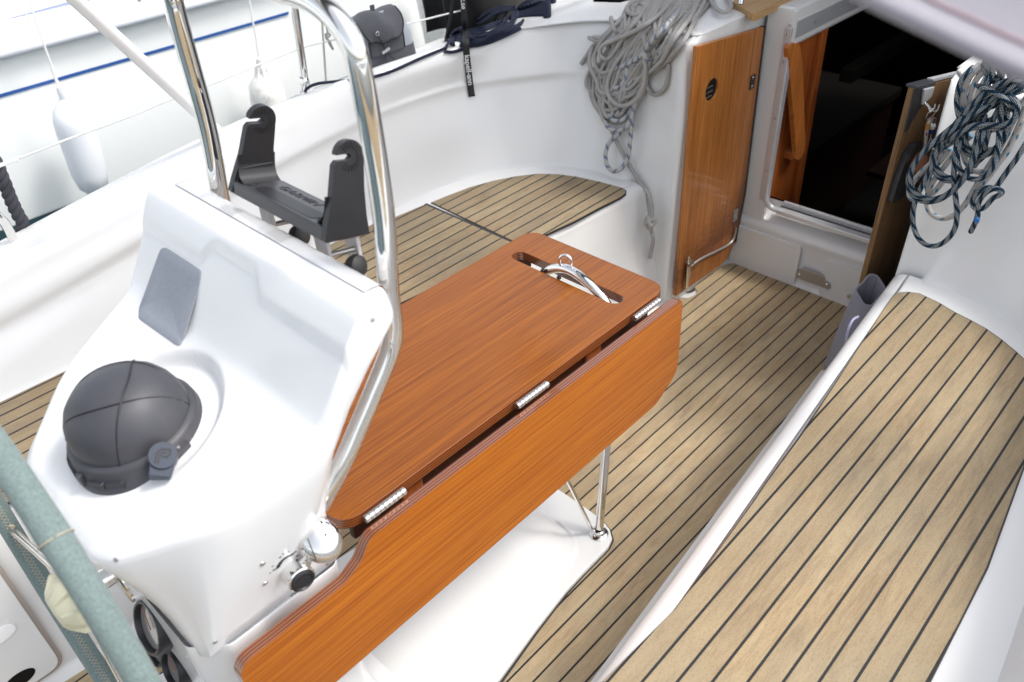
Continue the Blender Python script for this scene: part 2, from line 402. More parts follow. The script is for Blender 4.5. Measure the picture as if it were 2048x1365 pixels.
def lathe(name, prof, mtx, material, parent=None, res=32, auto=40):
    """prof: (radius, height) pairs, revolved round local z of mtx"""
    V = []; n = len(prof)
    for k in range(res):
        a = 2 * PI * k / res
        for (r, h) in prof: V.append(mtx @ Vector((r * math.cos(a), r * math.sin(a), h)))
    F = gridfaces(res, n, 0, True)
    o = pyobj(name, V, F, material, parent, True, auto)
    return o
def prism(name, outline, mtx, t0, t1, material, parent=None, holes=(), bevel=0, side=None, seg=2):
    """flat panel: 2-D outline in mtx's local xy, from t0 to t1 along local z"""
    loops = [[Vector((p[0], p[1], 0)) for p in outline]] + [[Vector((p[0], p[1], 0)) for p in h] for h in holes]
    flat = [p for l in loops for p in l]; tris = tessellate_polygon(loops)
    n = len(flat); V = [mtx @ Vector((p.x, p.y, t0)) for p in flat] + [mtx @ Vector((p.x, p.y, t1)) for p in flat]
    F = []; fm = []
    for t in tris:
        a, b, c = (flat[i] for i in t)
        if (b - a).cross(c - a).z < 0: t = t[::-1]
        F.append(tuple(i + n for i in t)); F.append(tuple(t[::-1])); fm += [0, 0]
    o = 0
    for li, l in enumerate(loops):
        ar = sum(l[i].x * l[(i + 1) % len(l)].y - l[(i + 1) % len(l)].x * l[i].y for i in range(len(l)))
        ccw = ar > 0
        if li: ccw = not ccw
        for i in range(len(l)):
            a, b = o + i, o + (i + 1) % len(l)
            F.append((a, b, b + n, a + n) if ccw else (b, a, a + n, b + n)); fm.append(1 if side else 0)
        o += len(l)
    me = bpy.data.meshes.new(name); me.from_pydata([tuple(a) for a in V], [], F)
    ob = newobj(name, me, [material, side] if side else material, parent, False)
    for p, k in zip(me.polygons, fm): p.material_index = k
    if bevel:
        b = ob.modifiers.new('bevel', 'BEVEL'); b.width = bevel; b.segments = seg; b.limit_method = 'ANGLE'; b.angle_limit = math.radians(50)
    return ob
def rrect(x0, y0, x1, y1, r, n=5):
    out = []
    for cx, cy, a0 in ((x1 - r, y1 - r, 0), (x0 + r, y1 - r, 90), (x0 + r, y0 + r, 180), (x1 - r, y0 + r, 270)):
        for k in range(n + 1):
            a = math.radians(a0 + 90 * k / n); out.append((cx + r * math.cos(a), cy + r * math.sin(a)))
    return out
def fillet(pts, rs, n=5):
    """round the corners of a polygon; rs: radius or list"""
    out = []; m = len(pts)
    for i in range(m):
        r = rs if isinstance(rs, (int, float)) else rs[i]
        p, a, b = Vector(pts[i]), Vector(pts[i - 1]), Vector(pts[(i + 1) % m])
        if r <= 0: out.append(tuple(p)); continue
        u = (a - p).normalized(); w_ = (b - p).normalized()
        ang = u.angle(w_); d = min(r / math.tan(ang / 2), (a - p).length * .48, (b - p).length * .48)
        q0, q1 = p + u * d, p + w_ * d
        for k in range(n + 1):
            t = k / n; out.append(tuple(q0.lerp(p, t).lerp(p.lerp(q1, t), t)))
    return out
def box(name, c, s, material, parent=None, bevel=.002, rot=None):
    m = Matrix.Translation(Vector(c)) @ (rot.to_4x4() if rot is not None else Matrix())
    return prism(name, [(-s[0] / 2, -s[1] / 2), (s[0] / 2, -s[1] / 2), (s[0] / 2, s[1] / 2), (-s[0] / 2, s[1] / 2)], m, -s[2] / 2, s[2] / 2, material, parent, bevel=bevel)
def text(name, body, size, mtx, material, parent=None, ext=.0004, spacing=1.0, shear=0, bold=0, sx=1.0):
    cu = bpy.data.curves.new(name, 'FONT'); cu.body = body; cu.size = size; cu.extrude = ext; cu.space_character = spacing; cu.shear = shear
    cu.offset = bold; cu.align_x = 'LEFT'; cu.align_y = 'CENTER'
    t = bpy.data.objects.new('tmp', cu); C.objects.link(t)
    dg = bpy.context.evaluated_depsgraph_get(); me = bpy.data.meshes.new_from_object(t.evaluated_get(dg))
    bpy.data.objects.remove(t); me.transform(mtx @ Matrix.Diagonal((sx, 1, 1, 1)))
    return newobj(name, me, material, parent, False)
def bvh_of(objs):
    V = []; F = []
    for o in objs:
        k = len(V); V += [v.co.copy() for v in o.data.vertices]; F += [tuple(i + k for i in p.vertices) for p in o.data.polygons]
    return BVHTree.FromPolygons(V, F)
def XY(z): return Matrix.Translation((0, 0, z))
def XZ(y): return Matrix(((1, 0, 0, 0), (0, 0, -1, y), (0, 1, 0, 0), (0, 0, 0, 1)))     # local z -> starboard
def YZ(x): return Matrix(((0, 0, 1, x), (1, 0, 0, 0), (0, 1, 0, 0), (0, 0, 0, 1)))      # local z -> forward
YC = 1.05
# ================================================================== WATER
M_WATER = mat('harbour_water', (.02, .05, .06), .08)
bump(M_WATER, noise(M_WATER, coords(M_WATER), 2.2, 4, .6), .5, .05)
o = pyobj('water', [(-150, -150, -.45), (150, -150, -.45), (150, 150, -.45), (-150, 150, -.45)], [(0, 1, 2, 3)], M_WATER, smooth=False); tag(o, kind='structure')

# ================================================================== COCKPIT FLOOR
o = prism('cockpit_floor', [(-1.2, .3), (2.66, .3), (2.66, 1.75), (-1.2, 1.75)], XY(0), -.05, -.006, M_WHITE); tag(o, kind='structure')
def pz(pts, z): return [tuple(on('z', z, *p)[:2]) for p in pts]
sole = [(2.572, 1.27), (2.566, .84), (2.55, .60), (2.0, .56), (1.2, .50), (.5, .46), (-1.0, .40), (-1.0, 1.66), (-.07, 1.573), (.083, 1.528), (.8, 1.46), (1.6, 1.40)]
sole += pz([(1332, 601), (1345, 595), (1358, 596), (1376, 597), (1391, 591), (1394, 583), (1390, 575), (1388, 569), (1398, 559), (1420, 546), (1440, 535), (1455, 528.5), (1470, 527)], 0)
prs = [Vector((a, b)) for a, b in sole]; cen = Vector((1.5, 1.0))
ol = [tuple(p + (p - cen).normalized() * .004) for p in prs]
tag(prism('teak_border', ol, XY(0), -.008, -.0015, M_CAULK), kind='structure')
tag(prism('teak_deck', sole, XY(0), -.006, .0, M_SOLE), kind='structure')

# ================================================================== SEATS
def dedge(x): return .635 - .0905 * x
def bench(name, s, label):
    b = empty(name, label, 'bench', (1.0, YC + s * .8, 0))
    xs = [-1.0, -.4, .2, .8, 1.4, 1.8, 2.0, 2.10, 2.165]
    rows = []
    for x in xs:
        d = dedge(x) + (.012 if s < 0 else 0)
        prof = [(1.08 if s > 0 else 1.17, .45), (d + .10, .45), (d + .045, .4495), (d + .022, .446), (d + .006, .436), (d - .002, .42), (d - .008, .39), (d - .05, .22), (d - .105, .05), (d - .118, .015), (d - .15, -.004)]
        rows.append([(x, YC + s * y, z) for y, z in prof])
    cols = list(zip(*rows))
    loft('seat_shell', [list(c) for c in cols], 4, 4, M_WHITE, b, flip=(s < 0))
    return b
def panel(par, pts, mat_, z0, z1, name='teak_panel', round_=.0):
    ctr = Vector((sum(p[0] for p in pts) / len(pts), sum(p[1] for p in pts) / len(pts)))
    prism('caulk_edge', [tuple(Vector(p) + (Vector(p) - ctr).normalized() * .004) for p in pts], XY(0), z0 - .004, z1 - .0020, M_CAULK, par)
    return prism(name, pts, XY(0), z0 - .003, z1, mat_, par, bevel=.0015)
bp = bench('cockpit_bench', 1, 'white port cockpit bench topped with grey brown teak planks, beyond the table')
fw = pz([(1085, 468), (1150, 438), (1200, 411), (1240, 391.5), (1250, 384), (1251, 378), (1245, 373.5), (1200, 361), (1150, 350.5), (1115, 346), (1075, 345), (1030, 350.5), (985, 359.5), (940, 372), (895, 389), (863, 402)], .46)
fw[0] = (1.50 + .085, 1.548); fw.insert(1, (1.70, 1.530))
fwd = [(1.583, 1.543)] + fw[1:]
panel(bp, fwd, M_SEATP, .45, .4545)
aft = [(1.575, 1.544), (1.575, 2.0), (1.42, 2.015), (1.415, 2.032), (.9, 2.043), (.17, 2.052), (-.98, 2.056), (-.98, 1.755), (.14, 1.669), (.6, 1.64), (1.1, 1.602)]
panel(bp, aft, M_SEATP, .45, .4535)
# seam of the locker lid and the little rebate outboard of it
prism('lid_gap', [(1.5735, 1.532), (1.5850, 1.532), (1.5850, 2.003), (1.5735, 2.003)], XY(0), .448, .4530, M_CAULK, bp)
# locker door in the face of the seat, aft
lp = Matrix(((1, 0, 0, 0), (0, .245, -.97, 1.562), (0, .97, .245, 0), (0, 0, 0, 1)))
lk = prism('locker_door', fillet([(-.62, .04), (-.03, .04), (-.03, .40), (-.62, .40)], .03), lp, -.004, .012, M_WHITE, bp, bevel=.006, seg=3)
prism('locker_gap', fillet([(-.63, .03), (-.02, .03), (-.02, .41), (-.63, .41)], .035), lp, -.006, .0035, mat('gap_shadow', (.35, .30, .26), .7), lk)
for (cx_, cz_, mm) in ((-.095, .20, M_WHITEP), (-.112, .072, M_DARKGLASS), (-.20, .085, M_WHITEP)):
    el = [(cx_ + .034 * math.cos(a * PI / 12), cz_ + .017 * math.sin(a * PI / 12)) for a in range(24)]
    prism('finger_hole', el, lp, .010, .0135 if mm is M_DARKGLASS else .018, mm, lk, bevel=0 if mm is M_DARKGLASS else .003)
bs = bench('cockpit_bench', -1, 'white starboard cockpit bench topped with wide sunlit teak planks, nearest the camera')
st = pz([(1350, 1215), (1404, 1144), (1450, 1080), (1508, 1000), (1536, 959), (1602, 870), (1667, 771), (1735, 667), (1776, 604), (1788, 588), (1800, 582), (1818, 581), (1840, 584), (1880, 603), (1910, 621), (1940, 636), (1973, 654), (2004, 676), (2033, 700), (2060, 725)], .46)
st = [(-.9, .56), (-.3, .47), (.25, .425)] + [st[0]] + st[1:] + [(1.90, .155), (1.80, .115), (1.575, .079), (1.261, .047), (.952, .036), (.3, .02), (-.9, .0)]
st[0:3] = [(-.9, .58), (-.2, .51), (.35, .455)]
panel(bs, st, M_SEATS, .45, .4545)

# ================================================================== COAMINGS
Bk = [(-1.0, 2.07, .44), (.2, 2.062, .44), (.9, 2.06, .44), (1.4, 2.06, .44), (1.652, 2.06, .44), (1.80, 2.035, .44), (1.935, 1.984, .44), (2.03, 1.905, .44), (2.105, 1.811, .44), (2.145, 1.70, .44), (2.158, 1.573, .44), (2.156, 1.46, .20), (2.153, 1.375, 0)]
Ck = [(-1.0, 2.15, .475), (.2, 2.15, .602), (.9, 2.15, .695), (1.4, 2.15, .745), (1.62, 2.155, .752), (1.854, 2.13, .752), (1.98, 2.085, .75), (2.06, 2.03, .75), (2.178, 1.94, .75), (2.235, 1.86, .755), (2.262, 1.70, .76), (2.225, 1.50, .775), (2.178, 1.383, .78)]
Tk = [(-1.0, 2.20, .575), (.2, 2.20, .70), (.9, 2.20, .787), (1.4, 2.20, .860), (1.62, 2.19, .878), (1.884, 2.150, .885), (2.04, 2.11, .89), (2.14, 2.06, .895), (2.26, 1.97, .905), (2.31, 1.86, .92), (2.32, 1.70, .94), (2.265, 1.52, .965), (2.19, 1.385, .98)]
Ok = [(-1.0, 2.42, .55), (.2, 2.42, .665), (.9, 2.42, .757), (1.4, 2.42, .795), (1.62, 2.42, .80), (1.884, 2.42, .81), (2.2, 2.42, .82), (2.6, 2.42, .825), (3.4, 2.42, .83), (3.4, 2.1, .86), (3.4, 1.80, .92), (3.3, 1.55, .97), (2.9, 1.385, .985)]
def lerp3(a, b, t): return tuple(a[i] + (b[i] - a[i]) * t for i in range(3))
def coaming(s, label):
    n = len(Bk); yb = 1.345 if s > 0 else 1.492
    def fix(row, last):
        row = [tuple(p) for p in row]
        if s < 0:                                   # the starboard wall ends at the seat edge
            row[-1] = (row[-1][0], 1.507, row[-1][2] + (.04 if row[-1][2] > .9 else 0)); row[-2] = (row[-2][0] - .003, 1.545, row[-2][2])
        # turn the corner into the companionway alcove
        p = row[-1]
        row += [(p[0] + .012 if p[0] < 2.5 else p[0], yb + .012, p[2]), (p[0] + .036 if p[0] < 2.5 else p[0], yb + .002, p[2]), (2.30 if p[0] < 2.5 else 2.95, yb, p[2]), (2.62 if p[0] < 2.5 else 3.0, yb, p[2])]
        if s < 0: row = [(x, 2 * YC - y - .09 * max(0, min(1, (1.66 - x) / .5)), z) for x, y, z in row]
        return row
    rows = []
    def out(a, k, dz):                              # push outwards (away from the cockpit)
        r = []
        for i, p in enumerate(a):
            q = Ok[i]; d = Vector((q[0] - p[0], q[1] - p[1])); d = d.normalized() if d.length > 0 else d
            r.append((p[0] + d.x * k, p[1] + d.y * k, p[2] + dz))
        return r
    B = Bk; rows.append(fix(out(B, -.03, -.012), 0)); rows.append(fix(out(B, 0, .004), 0)); rows.append(fix([lerp3(a, b, .16) for a, b in zip(B, Ck)], 0))
    rows.append(fix([lerp3(a, b, .55) for a, b in zip(B, Ck)], 0))
    for f_, rw_ in ((.60, out(Ck, -.002, -.03)), (.68, [tuple(p) for p in Ck]), (.76, out(Ck, .008, .022))):
        for i in range(9, n): rw_[i] = lerp3(rw_[i], lerp3(B[i], Tk[i], f_), (i - 8) / 2 if i < 10 else 1)
        rows.append(fix(rw_, 0))
    rows.append(fix(out(Tk, -.022, -.045), 0)); rows.append(fix(out(Tk, -.006, -.014), 0)); rows.append(fix(out(Tk, .012, -.001), 0)); rows.append(fix(out(Tk, .03, .001), 0))
    rows.append(fix([lerp3(out(Tk, .03, .001)[i], Ok[i], .5) for i in range(n)], 0))
    rows.append(fix(out(Ok, -.012, .0), 0)); rows.append(fix(out(Ok, 0, -.005), 0)); rows.append(fix(out(Ok, .004, -.02), 0)); rows.append(fix(out(Ok, .005, -.05), 0)); rows.append(fix(out(Ok, .006, -.10), 0))
    low = [(p[0], p[1] - (.06 if i < 9 else 0), -.5 if i < 9 else p[2] - .15) for i, p in enumerate(Ok)]
    rows.append(fix(low, 0))
    def fm(i, j):                                   # i along the path, j across the section
        return 1 if (10 * 3 <= j < 12 * 3 + 1 and i > 2) else 0
    co = empty('coaming', label, 'coaming', (1.0, YC + s * 1.15, .7))
    loft('coaming_shell', rows, 5, 3, [M_WHITE, M_NONSKID], co, flip=(s < 0), fmf=fm)
    return co
cop = coaming(1, 'tall smooth white port cockpit coaming curving round behind the bench, with ribbed deck')
cos_ = coaming(-1, 'white starboard cockpit coaming wall behind the navy checked ropes')

# ================================================================== BULKHEAD + COMPANIONWAY
bk = empty('companionway_bulkhead', 'white bulkhead with grey metal trimmed companionway opening into the dark cabin', 'bulkhead', (2.6, YC, 0))
Y0, Y1 = .660, 1.235; ZS, ZT = .275, .86
# lower bulkhead with moulded fillet and sill ledge: profile (x, z) swept along y
def yb_rows(ys, prof): return [[(x, y, z) for y in ys] for x, z in prof]
prof = [(2.56, -.004), (2.572, .003), (2.579, .016), (2.582, .05), (2.585, .12), (2.582, .165), (2.578, .19), (2.586, .205), (2.60, .214), (2.63, .225), (2.66, .238), (2.672, .262), (2.674, .27)]
loft('lower_panel', yb_rows([.5, .75, .9, 1.05, 1.2, 1.26, 1.36], prof), 3, 3, M_WHITE, bk, flip=True)
# raised step panels moulded into the lower bulkhead
for (a, b, z1, dx) in ((.60, .955, .155, .012), (1.055, 1.34, .172, .012)):
    prism('moulded_panel', fillet([(a, .0), (b, .0), (b, z1), (a, z1)], [0, 0, .02, .02]), YZ(2.592), -.012 - dx, .01, M_WHITE, bk, bevel=.008, seg=4)
# port jamb
prism('door_jamb', fillet([(Y1, .19), (1.33, .19), (1.33, .985), (Y1, .985)], [0.0, 0.0, .012, .012]), YZ(2.592), 0, .026, M_WHITE, bk, bevel=.008, seg=4)
prism('door_jamb', [(.60, .19), (Y0, .19), (Y0, .93), (.60, .93)], YZ(2.592), 0, .05, M_WHITE, bk, bevel=.008, seg=4)
# aluminium trims round the opening
fr = [(Y1, .90), (Y1, ZS + .06), (Y1 - .015, ZS + .02), (Y1 - .06, ZS), (Y0, ZS)]
prism('jamb_trim', [(Y1 - .002, .30), (Y1 + .022, .30), (Y1 + .022, .93), (Y1 - .002, .93)], YZ(2.586), -.002, .006, M_ALU, bk, bevel=.0015)
prism('jamb_return', [(2.588, .30), (2.614, .30), (2.614, .86), (2.588, .86)], XZ(Y1 + .004), 0, .008, M_ALU, bk, bevel=.0015)
tubes('corner_trim', [[(2.60, Y1 + .006, .33), (2.60, Y1 + .003, .295), (2.61, Y1 - .018, .268), (2.615, Y1 - .06, .262)]], .011, M_ALU, bk, sm=8)
box('sill_trim', (2.625, (Y0 + Y1) / 2 - .02, .262), (.05, Y1 - Y0 - .05, .018), M_ALU, bk, .003)
box('sill_channel', (2.652, (Y0 + Y1) / 2 - .02, .280), (.012, Y1 - Y0 - .05, .014), M_ALU, bk, .002)
box('sill_channel', (2.632, (Y0 + Y1) / 2 - .02, .273), (.004, Y1 - Y0 - .05, .004), M_BLACK, bk, .0005)
# hatch opening sides running forward along the coachroof
def rail(name, p, q, wy, dz, material, bev=.004):
    V = [Vector(p), Vector(q)]; vs = []
    for a in V:
        vs += [a + Vector((0, 0, 0)), a + Vector((0, wy, 0)), a + Vector((0, wy, dz)), a + Vector((0, 0, dz))]
    o = pyobj(name, vs, [(0, 1, 2, 3), (7, 6, 5, 4), (0, 4, 5, 1), (1, 5, 6, 2), (2, 6, 7, 3), (3, 7, 4, 0)], material, bk, False)
    bm = bmesh.new(); bm.from_mesh(o.data); bmesh.ops.recalc_face_normals(bm, faces=bm.faces); bm.to_mesh(o.data); bm.free()
    if bev:
        m = o.modifiers.new('b', 'BEVEL'); m.width = bev; m.segments = 2
    return o
def h13(px, py): return on('y', 1.24, px, py)
a0, a1 = h13(1577, 83), h13(1700, 22); b0, b1 = h13(1564, 57), h13(1700, -2)
slope = (a1.z - a0.z) / (a1.x - a0.x)
def zl(x, z0=a0.z, x0=a0.x): return z0 + slope * (x - x0)
rail('hatch_trim', (2.588, 1.237, zl(2.588)), (4.2, 1.237, zl(4.2)), .014, b0.z - zl(b0.x), M_ALU, .002)
tz = b0.z - zl(b0.x)
rail('hatch_side', (2.600, 1.242, zl(2.600) - .03), (4.2, 1.242, zl(4.2) - .03), .085, tz + .075, M_WHITE, .01)
rail('hatch_seal', (2.60, 1.33, zl(2.6) + tz + .040), (4.2, 1.33, zl(4.2) + tz + .040), .014, .010, M_RUBBER, .002)
for k in range(4):
    p = h13(*[(1570, 69), (1628, 44), (1680, 19), (1728, -4)][k]); lathe('screw', [(0, .002), (.004, .0015), (.005, 0)], frame((p.x, 1.2365, p.z), (0, -1, 0)), M_STEELB, bk, 10)
for z in (.82, .62, .42): lathe('screw', [(0, .002), (.004, .0015), (.005, 0)], frame((2.584, Y1 + .010, z), (-1, 0, 0)), M_STEELB, bk, 10)
for y in (.90, 1.0, 1.12): lathe('screw', [(0, .002), (.003, .0015), (.004, 0)], frame((2.652, y, .288), (0, 0, 1)), M_STEELB, bk, 8)
# cabin top outboard of the hatch (deck level above the port door)
prism('coachroof_deck', [(2.60, 1.345), (4.2, 1.345), (4.2, 1.95), (2.9, 1.95), (2.60, 1.7)], XY(0), .90, .955, M_WHITE, bk, bevel=.012, seg=4)
prism('starboard_roof', [(2.60, .15), (4.2, .15), (4.2, .64), (2.60, .64)], XY(0), .90, .955, M_WHITE, bk, bevel=.012, seg=4)
# drain flap bracket low on the bulkhead
br = tag(prism('step_bracket', fillet([(.918, .045), (1.048, .045), (1.055, .058), (1.052, .075), (1.04, .078), (1.035, .092), (.948, .092), (.94, .075), (.922, .072), (.915, .058)], .006), YZ(2.566), -.006, .006, M_STEELB, bevel=.002), 'small weathered metal slotted bracket low on the white bulkhead', 'bracket')
for y in (.93, 1.04): lathe('screw', [(0, .002), (.004, .001), (.005, 0)], frame((2.560, y, .062), (-1, 0, 0)), M_CHROME, br, 10)
kn = tag(lathe('door_stop', [(0, .022), (.008, .022), (.009, .019), (.006, .017), (.006, 0)], frame(on('x', 2.578, 1702, 589), (-1, 0, .1)), M_CHROME, None, 16), 'tiny chrome peg sticking out of the bulkhead beside the lilac bag', 'peg')

# ================================================================== CABIN INTERIOR
ci = empty('cabin_interior', 'unlit cabin interior seen through the open companionway', 'cabin', (3.4, YC, 0))
M_INT = mat('unlit_lining', (.002, .0015, .0015), .9, spec=.02)  # near-black base colour holds the shade of the cabin
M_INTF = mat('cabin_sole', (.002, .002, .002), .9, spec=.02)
def quad(name, pts, material, par=ci): return pyobj(name, pts, [(0, 1, 2, 3)], material, par, False)
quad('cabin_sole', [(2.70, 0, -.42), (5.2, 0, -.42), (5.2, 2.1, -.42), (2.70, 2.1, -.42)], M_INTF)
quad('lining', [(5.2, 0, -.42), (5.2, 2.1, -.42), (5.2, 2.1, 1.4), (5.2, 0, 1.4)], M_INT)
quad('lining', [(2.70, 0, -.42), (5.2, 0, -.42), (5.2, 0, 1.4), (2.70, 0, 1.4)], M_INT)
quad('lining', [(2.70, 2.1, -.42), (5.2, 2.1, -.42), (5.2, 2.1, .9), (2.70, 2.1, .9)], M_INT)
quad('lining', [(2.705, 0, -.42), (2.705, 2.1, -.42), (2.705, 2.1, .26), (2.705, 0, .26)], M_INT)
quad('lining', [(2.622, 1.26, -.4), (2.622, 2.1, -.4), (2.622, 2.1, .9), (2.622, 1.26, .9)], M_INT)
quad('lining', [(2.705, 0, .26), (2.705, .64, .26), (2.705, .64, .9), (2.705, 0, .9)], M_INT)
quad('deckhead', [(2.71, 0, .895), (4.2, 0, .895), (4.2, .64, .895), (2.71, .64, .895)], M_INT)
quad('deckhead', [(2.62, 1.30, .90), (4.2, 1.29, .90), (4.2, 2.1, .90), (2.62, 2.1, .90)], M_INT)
# steps and galley forms, the cabin's shade put into their near-black colours
M_DIM = mat('shaded_cabin_trim', (.004, .0035, .003), .8, spec=.03); M_CUSH = mat('navy_cushion', (.002, .002, .004), .9, spec=.03); M_DIMW = mat('shaded_joinery', (.004, .0015, .001), .8, spec=.03)
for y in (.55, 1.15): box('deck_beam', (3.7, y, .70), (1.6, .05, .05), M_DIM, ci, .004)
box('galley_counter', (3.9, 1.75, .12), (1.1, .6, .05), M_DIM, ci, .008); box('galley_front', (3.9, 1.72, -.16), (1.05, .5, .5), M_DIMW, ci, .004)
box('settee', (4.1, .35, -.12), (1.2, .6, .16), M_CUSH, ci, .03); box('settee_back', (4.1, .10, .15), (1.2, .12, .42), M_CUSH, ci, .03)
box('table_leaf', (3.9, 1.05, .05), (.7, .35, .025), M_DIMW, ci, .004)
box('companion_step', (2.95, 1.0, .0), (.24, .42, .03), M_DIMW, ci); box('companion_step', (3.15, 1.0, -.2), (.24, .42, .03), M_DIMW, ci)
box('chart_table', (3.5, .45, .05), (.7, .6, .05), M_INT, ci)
q = lambda x, y: on('y', 1.268, x, y)
pb = [q(1500, 60), q(1648, 52), q(1588, 420), q(1490, 400)]
wp = prism('bulkhead_panel', [(2.624, .02), (pb[2].x, .02), (pb[1].x, .93), (2.624, .93)], XZ(1.290), 0, .018, M_MAHOG, ci, bevel=.002)
pe = prism('panel_post', [(pb[2].x - .045, .02), (pb[2].x, .02), (pb[1].x + .0, .94), (pb[1].x - .045, .94)], XZ(1.272), -.004, .022, M_MAHOG, ci, bevel=.003)
hr = lambda x, y: tuple(on('y', 1.225, x, y)[i] for i in (0, 2))
gh = tag(prism('grab_handle', fillet([hr(1578, 95), hr(1588, 86), hr(1602, 92), hr(1607, 130), hr(1613, 300), hr(1600, 322), hr(1592, 318), hr(1594, 303)], .012), XZ(1.246), 0, .018, M_MAHOG_LIT, bevel=.004, seg=3), 'angled orange mahogany grab handle just inside the companionway', 'handle')
for (px_, py_) in ((1585, 309), (1586, 97)):
    p = on('y', 1.25, px_, py_); box('handle_foot', (p.x, 1.258, p.z), (.04, .05, .035), M_MAHOG, gh, .006)
# sliding hatch pushed forward under the sprayhood
tag(box('sliding_hatch', (3.9, YC, 1.0), (1.3, .52, .035), mat('smoked_acrylic', (.02, .02, .022), .15), None, .012), 'dark acrylic sliding hatch pushed open over the cabin', 'hatch')

# ================================================================== DOORS
def slats(par, c, r, y, mtxy, material):
    pass
door_out = [(2.155, .055), (2.148, .968), (2.555, .928), (2.578, .30), (2.574, .17), (2.555, .10), (2.515, .05), (2.45, .04)]
hc = on('y', 1.318, 1424, 180); hole = [(hc.x + .036 * math.cos(a * PI / 14), hc.z + .036 * math.sin(a * PI / 14)) for a in range(28)]
dp = empty('cabin_door', 'golden brown wooden cabin door folded back on the port side, with round vent hole', 'door', (2.5, 1.33, .05))
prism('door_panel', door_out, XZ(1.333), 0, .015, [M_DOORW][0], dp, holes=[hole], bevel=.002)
ft = lathe('vent_backing', [(.040, 0), (.040, .002), (0, .002)], frame((hc.x, 1.3265, hc.z), (0, -1, 0)), M_DARKGLASS, dp, 24)
for k in range(3):
    z = hc.z - .022 + k * .016; ww = math.sqrt(.035 ** 2 - (z - hc.z) ** 2)
    box('vent_slat', (hc.x - .008, 1.3225, z), (ww * 1.1, .002, .003), M_STEELB, ft, .0004)
prism('edge_seal', [(2.556, .10), (2.566, .10), (2.588, .3), (2.566, .928), (2.556, .928), (2.578, .3)], XZ(1.334), -.002, .017, M_RUBBER, dp)
for (px_, py_, mm) in ((1507, 163, M_BLACK), (1473, 429, M_STEELB)):
    p = on('y', 1.317, px_, py_); hg = box('hinge', (p.x - .008, 1.3165, p.z), (.03, .003, .05), mm, dp, .001)
    for dz in (-.015, .015): lathe('screw', [(0, .002), (.004, .001), (.005, 0)], frame((p.x - .01, 1.3145, p.z + dz), (0, -1, 0)), M_CHROME, hg, 10)
# lower band of the door, darker wood
M_LOWBAND = varnish('lower_band_wood', (.05, .016, .005), (.085, .03, .008), (.14, .055, .014), 'z', .2, .5)
stz = [(2.20, .10), (2.30, .085), (2.44, .075), (2.52, .105), (2.56, .19), (2.571, .27), (2.555, .215), (2.50, .19), (2.40, .165), (2.28, .15), (2.21, .165), (2.185, .13)]
# bolt with rod
p0, p1 = on('y', 1.312, 1376, 512), on('y', 1.312, 1378, 562)
bl = box('door_bolt', ((p0.x + p1.x) / 2 + .004, 1.315, (p0.z + p1.z) / 2 - .01), (.026, .006, .075), M_STEELB, dp, .001)
tubes('bolt_pin', [[(p0.x, 1.307, p0.z + .002), (p0.x + .003, 1.307, p1.z - .022)]], .0065, M_CHROME, bl, sm=1)
tubes('bolt_knob', [[(p0.x - .008, 1.302, p0.z - .034), (p0.x + .02, 1.302, p0.z - .034)]], .0065, M_CHROME, bl, sm=1)
rod = [on('y', 1.312, *p) for p in ((1381, 533), (1400, 519), (1430, 504), (1455, 491), (1467, 478), (1473, 455))]
tubes('door_rod', [rod], .0048, M_STEELB, dp)
# starboard door, seen nearly edge on
ds = empty('cabin_door', 'dark brown wooden cabin door standing open on the starboard side, with black latch', 'door', (2.5, .70, .05))
dm = Matrix.Translation((2.212, .692, 0)) @ Matrix.Rotation(math.radians(-5.5), 4, 'Z') @ XZ(0)
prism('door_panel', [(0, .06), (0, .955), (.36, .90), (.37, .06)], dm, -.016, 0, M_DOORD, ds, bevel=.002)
tr = prism('top_strip', [(.105, .9435), (.36, .903), (.36, .910), (.105, .9505)], dm, -.017, .0, M_ALU, ds)
la = prism('latch', [(-.002, .957), (.10, .942), (.10, .905), (.05, .88), (.012, .835), (-.002, .835)], dm, .0, .006, M_BLACK, ds, bevel=.001)
prism('latch_cap', [(-.004, .955), (.105, .9395), (.105, .9475), (-.004, .963)], dm, -.022, .010, mat('latch_black', (.03, .033, .042), .4), la, bevel=.002)
prism('latch_plate', [(.035, .945), (.095, .936), (.093, .910), (.05, .898)], dm, .006, .014, M_ALU, la, bevel=.002)
hk = tubes('key_hook', [[dm @ Vector(p) for p in ((.075, .895, .006), (.075, .885, .02), (.075, .875, .026), (.08, .885, .032), (.085, .895, .03))], [dm @ Vector(p) for p in ((.10, .885, .002), (.10, .872, .02), (.108, .868, .03), (.115, .885, .03))]], .0022, M_CHROME, ds, res=8)
pk = [(-.02 + .0, 0)]
pou = prism('key_pouch', fillet([(.008, .62), (.012, .69), (.03, .765), (.06, .782), (.10, .775), (.10, .70), (.095, .625), (.05, .612)], .01), dm, .0, .018, M_BLACK, ds, bevel=.005, seg=3)
prism('pouch_flap', fillet([(.026, .735), (.035, .765), (.06, .783), (.103, .778), (.105, .755), (.06, .757)], .006), dm, .012, .022, M_BLACK, pou, bevel=.004, seg=2)

# deck filler cap by the port door
cp = on('z', 0, 1372, 578)
fc = empty('deck_cap', 'round chrome deck cap set in the sole at the foot of the port door', 'deck cap', (cp.x, cp.y, 0))
lathe('cap_rim', [(.034, -.004), (.034, .002), (.030, .004), (.024, .004), (.022, .002), (0, .002)], frame(cp, (0, 0, 1)), M_CHROME, fc)
prism('key_slot', rrect(-.009, -.004, .009, .004, .0035), frame(cp + Vector((0, 0, .0025)), (0, 0, 1)), 0, .0012, M_BLACK, fc)
# ================================================================== PEDESTAL
pd = empty('steering_pedestal', 'white moulded steering pedestal console carrying the compass, left of the table', 'pedestal', (.3, YC, 0))
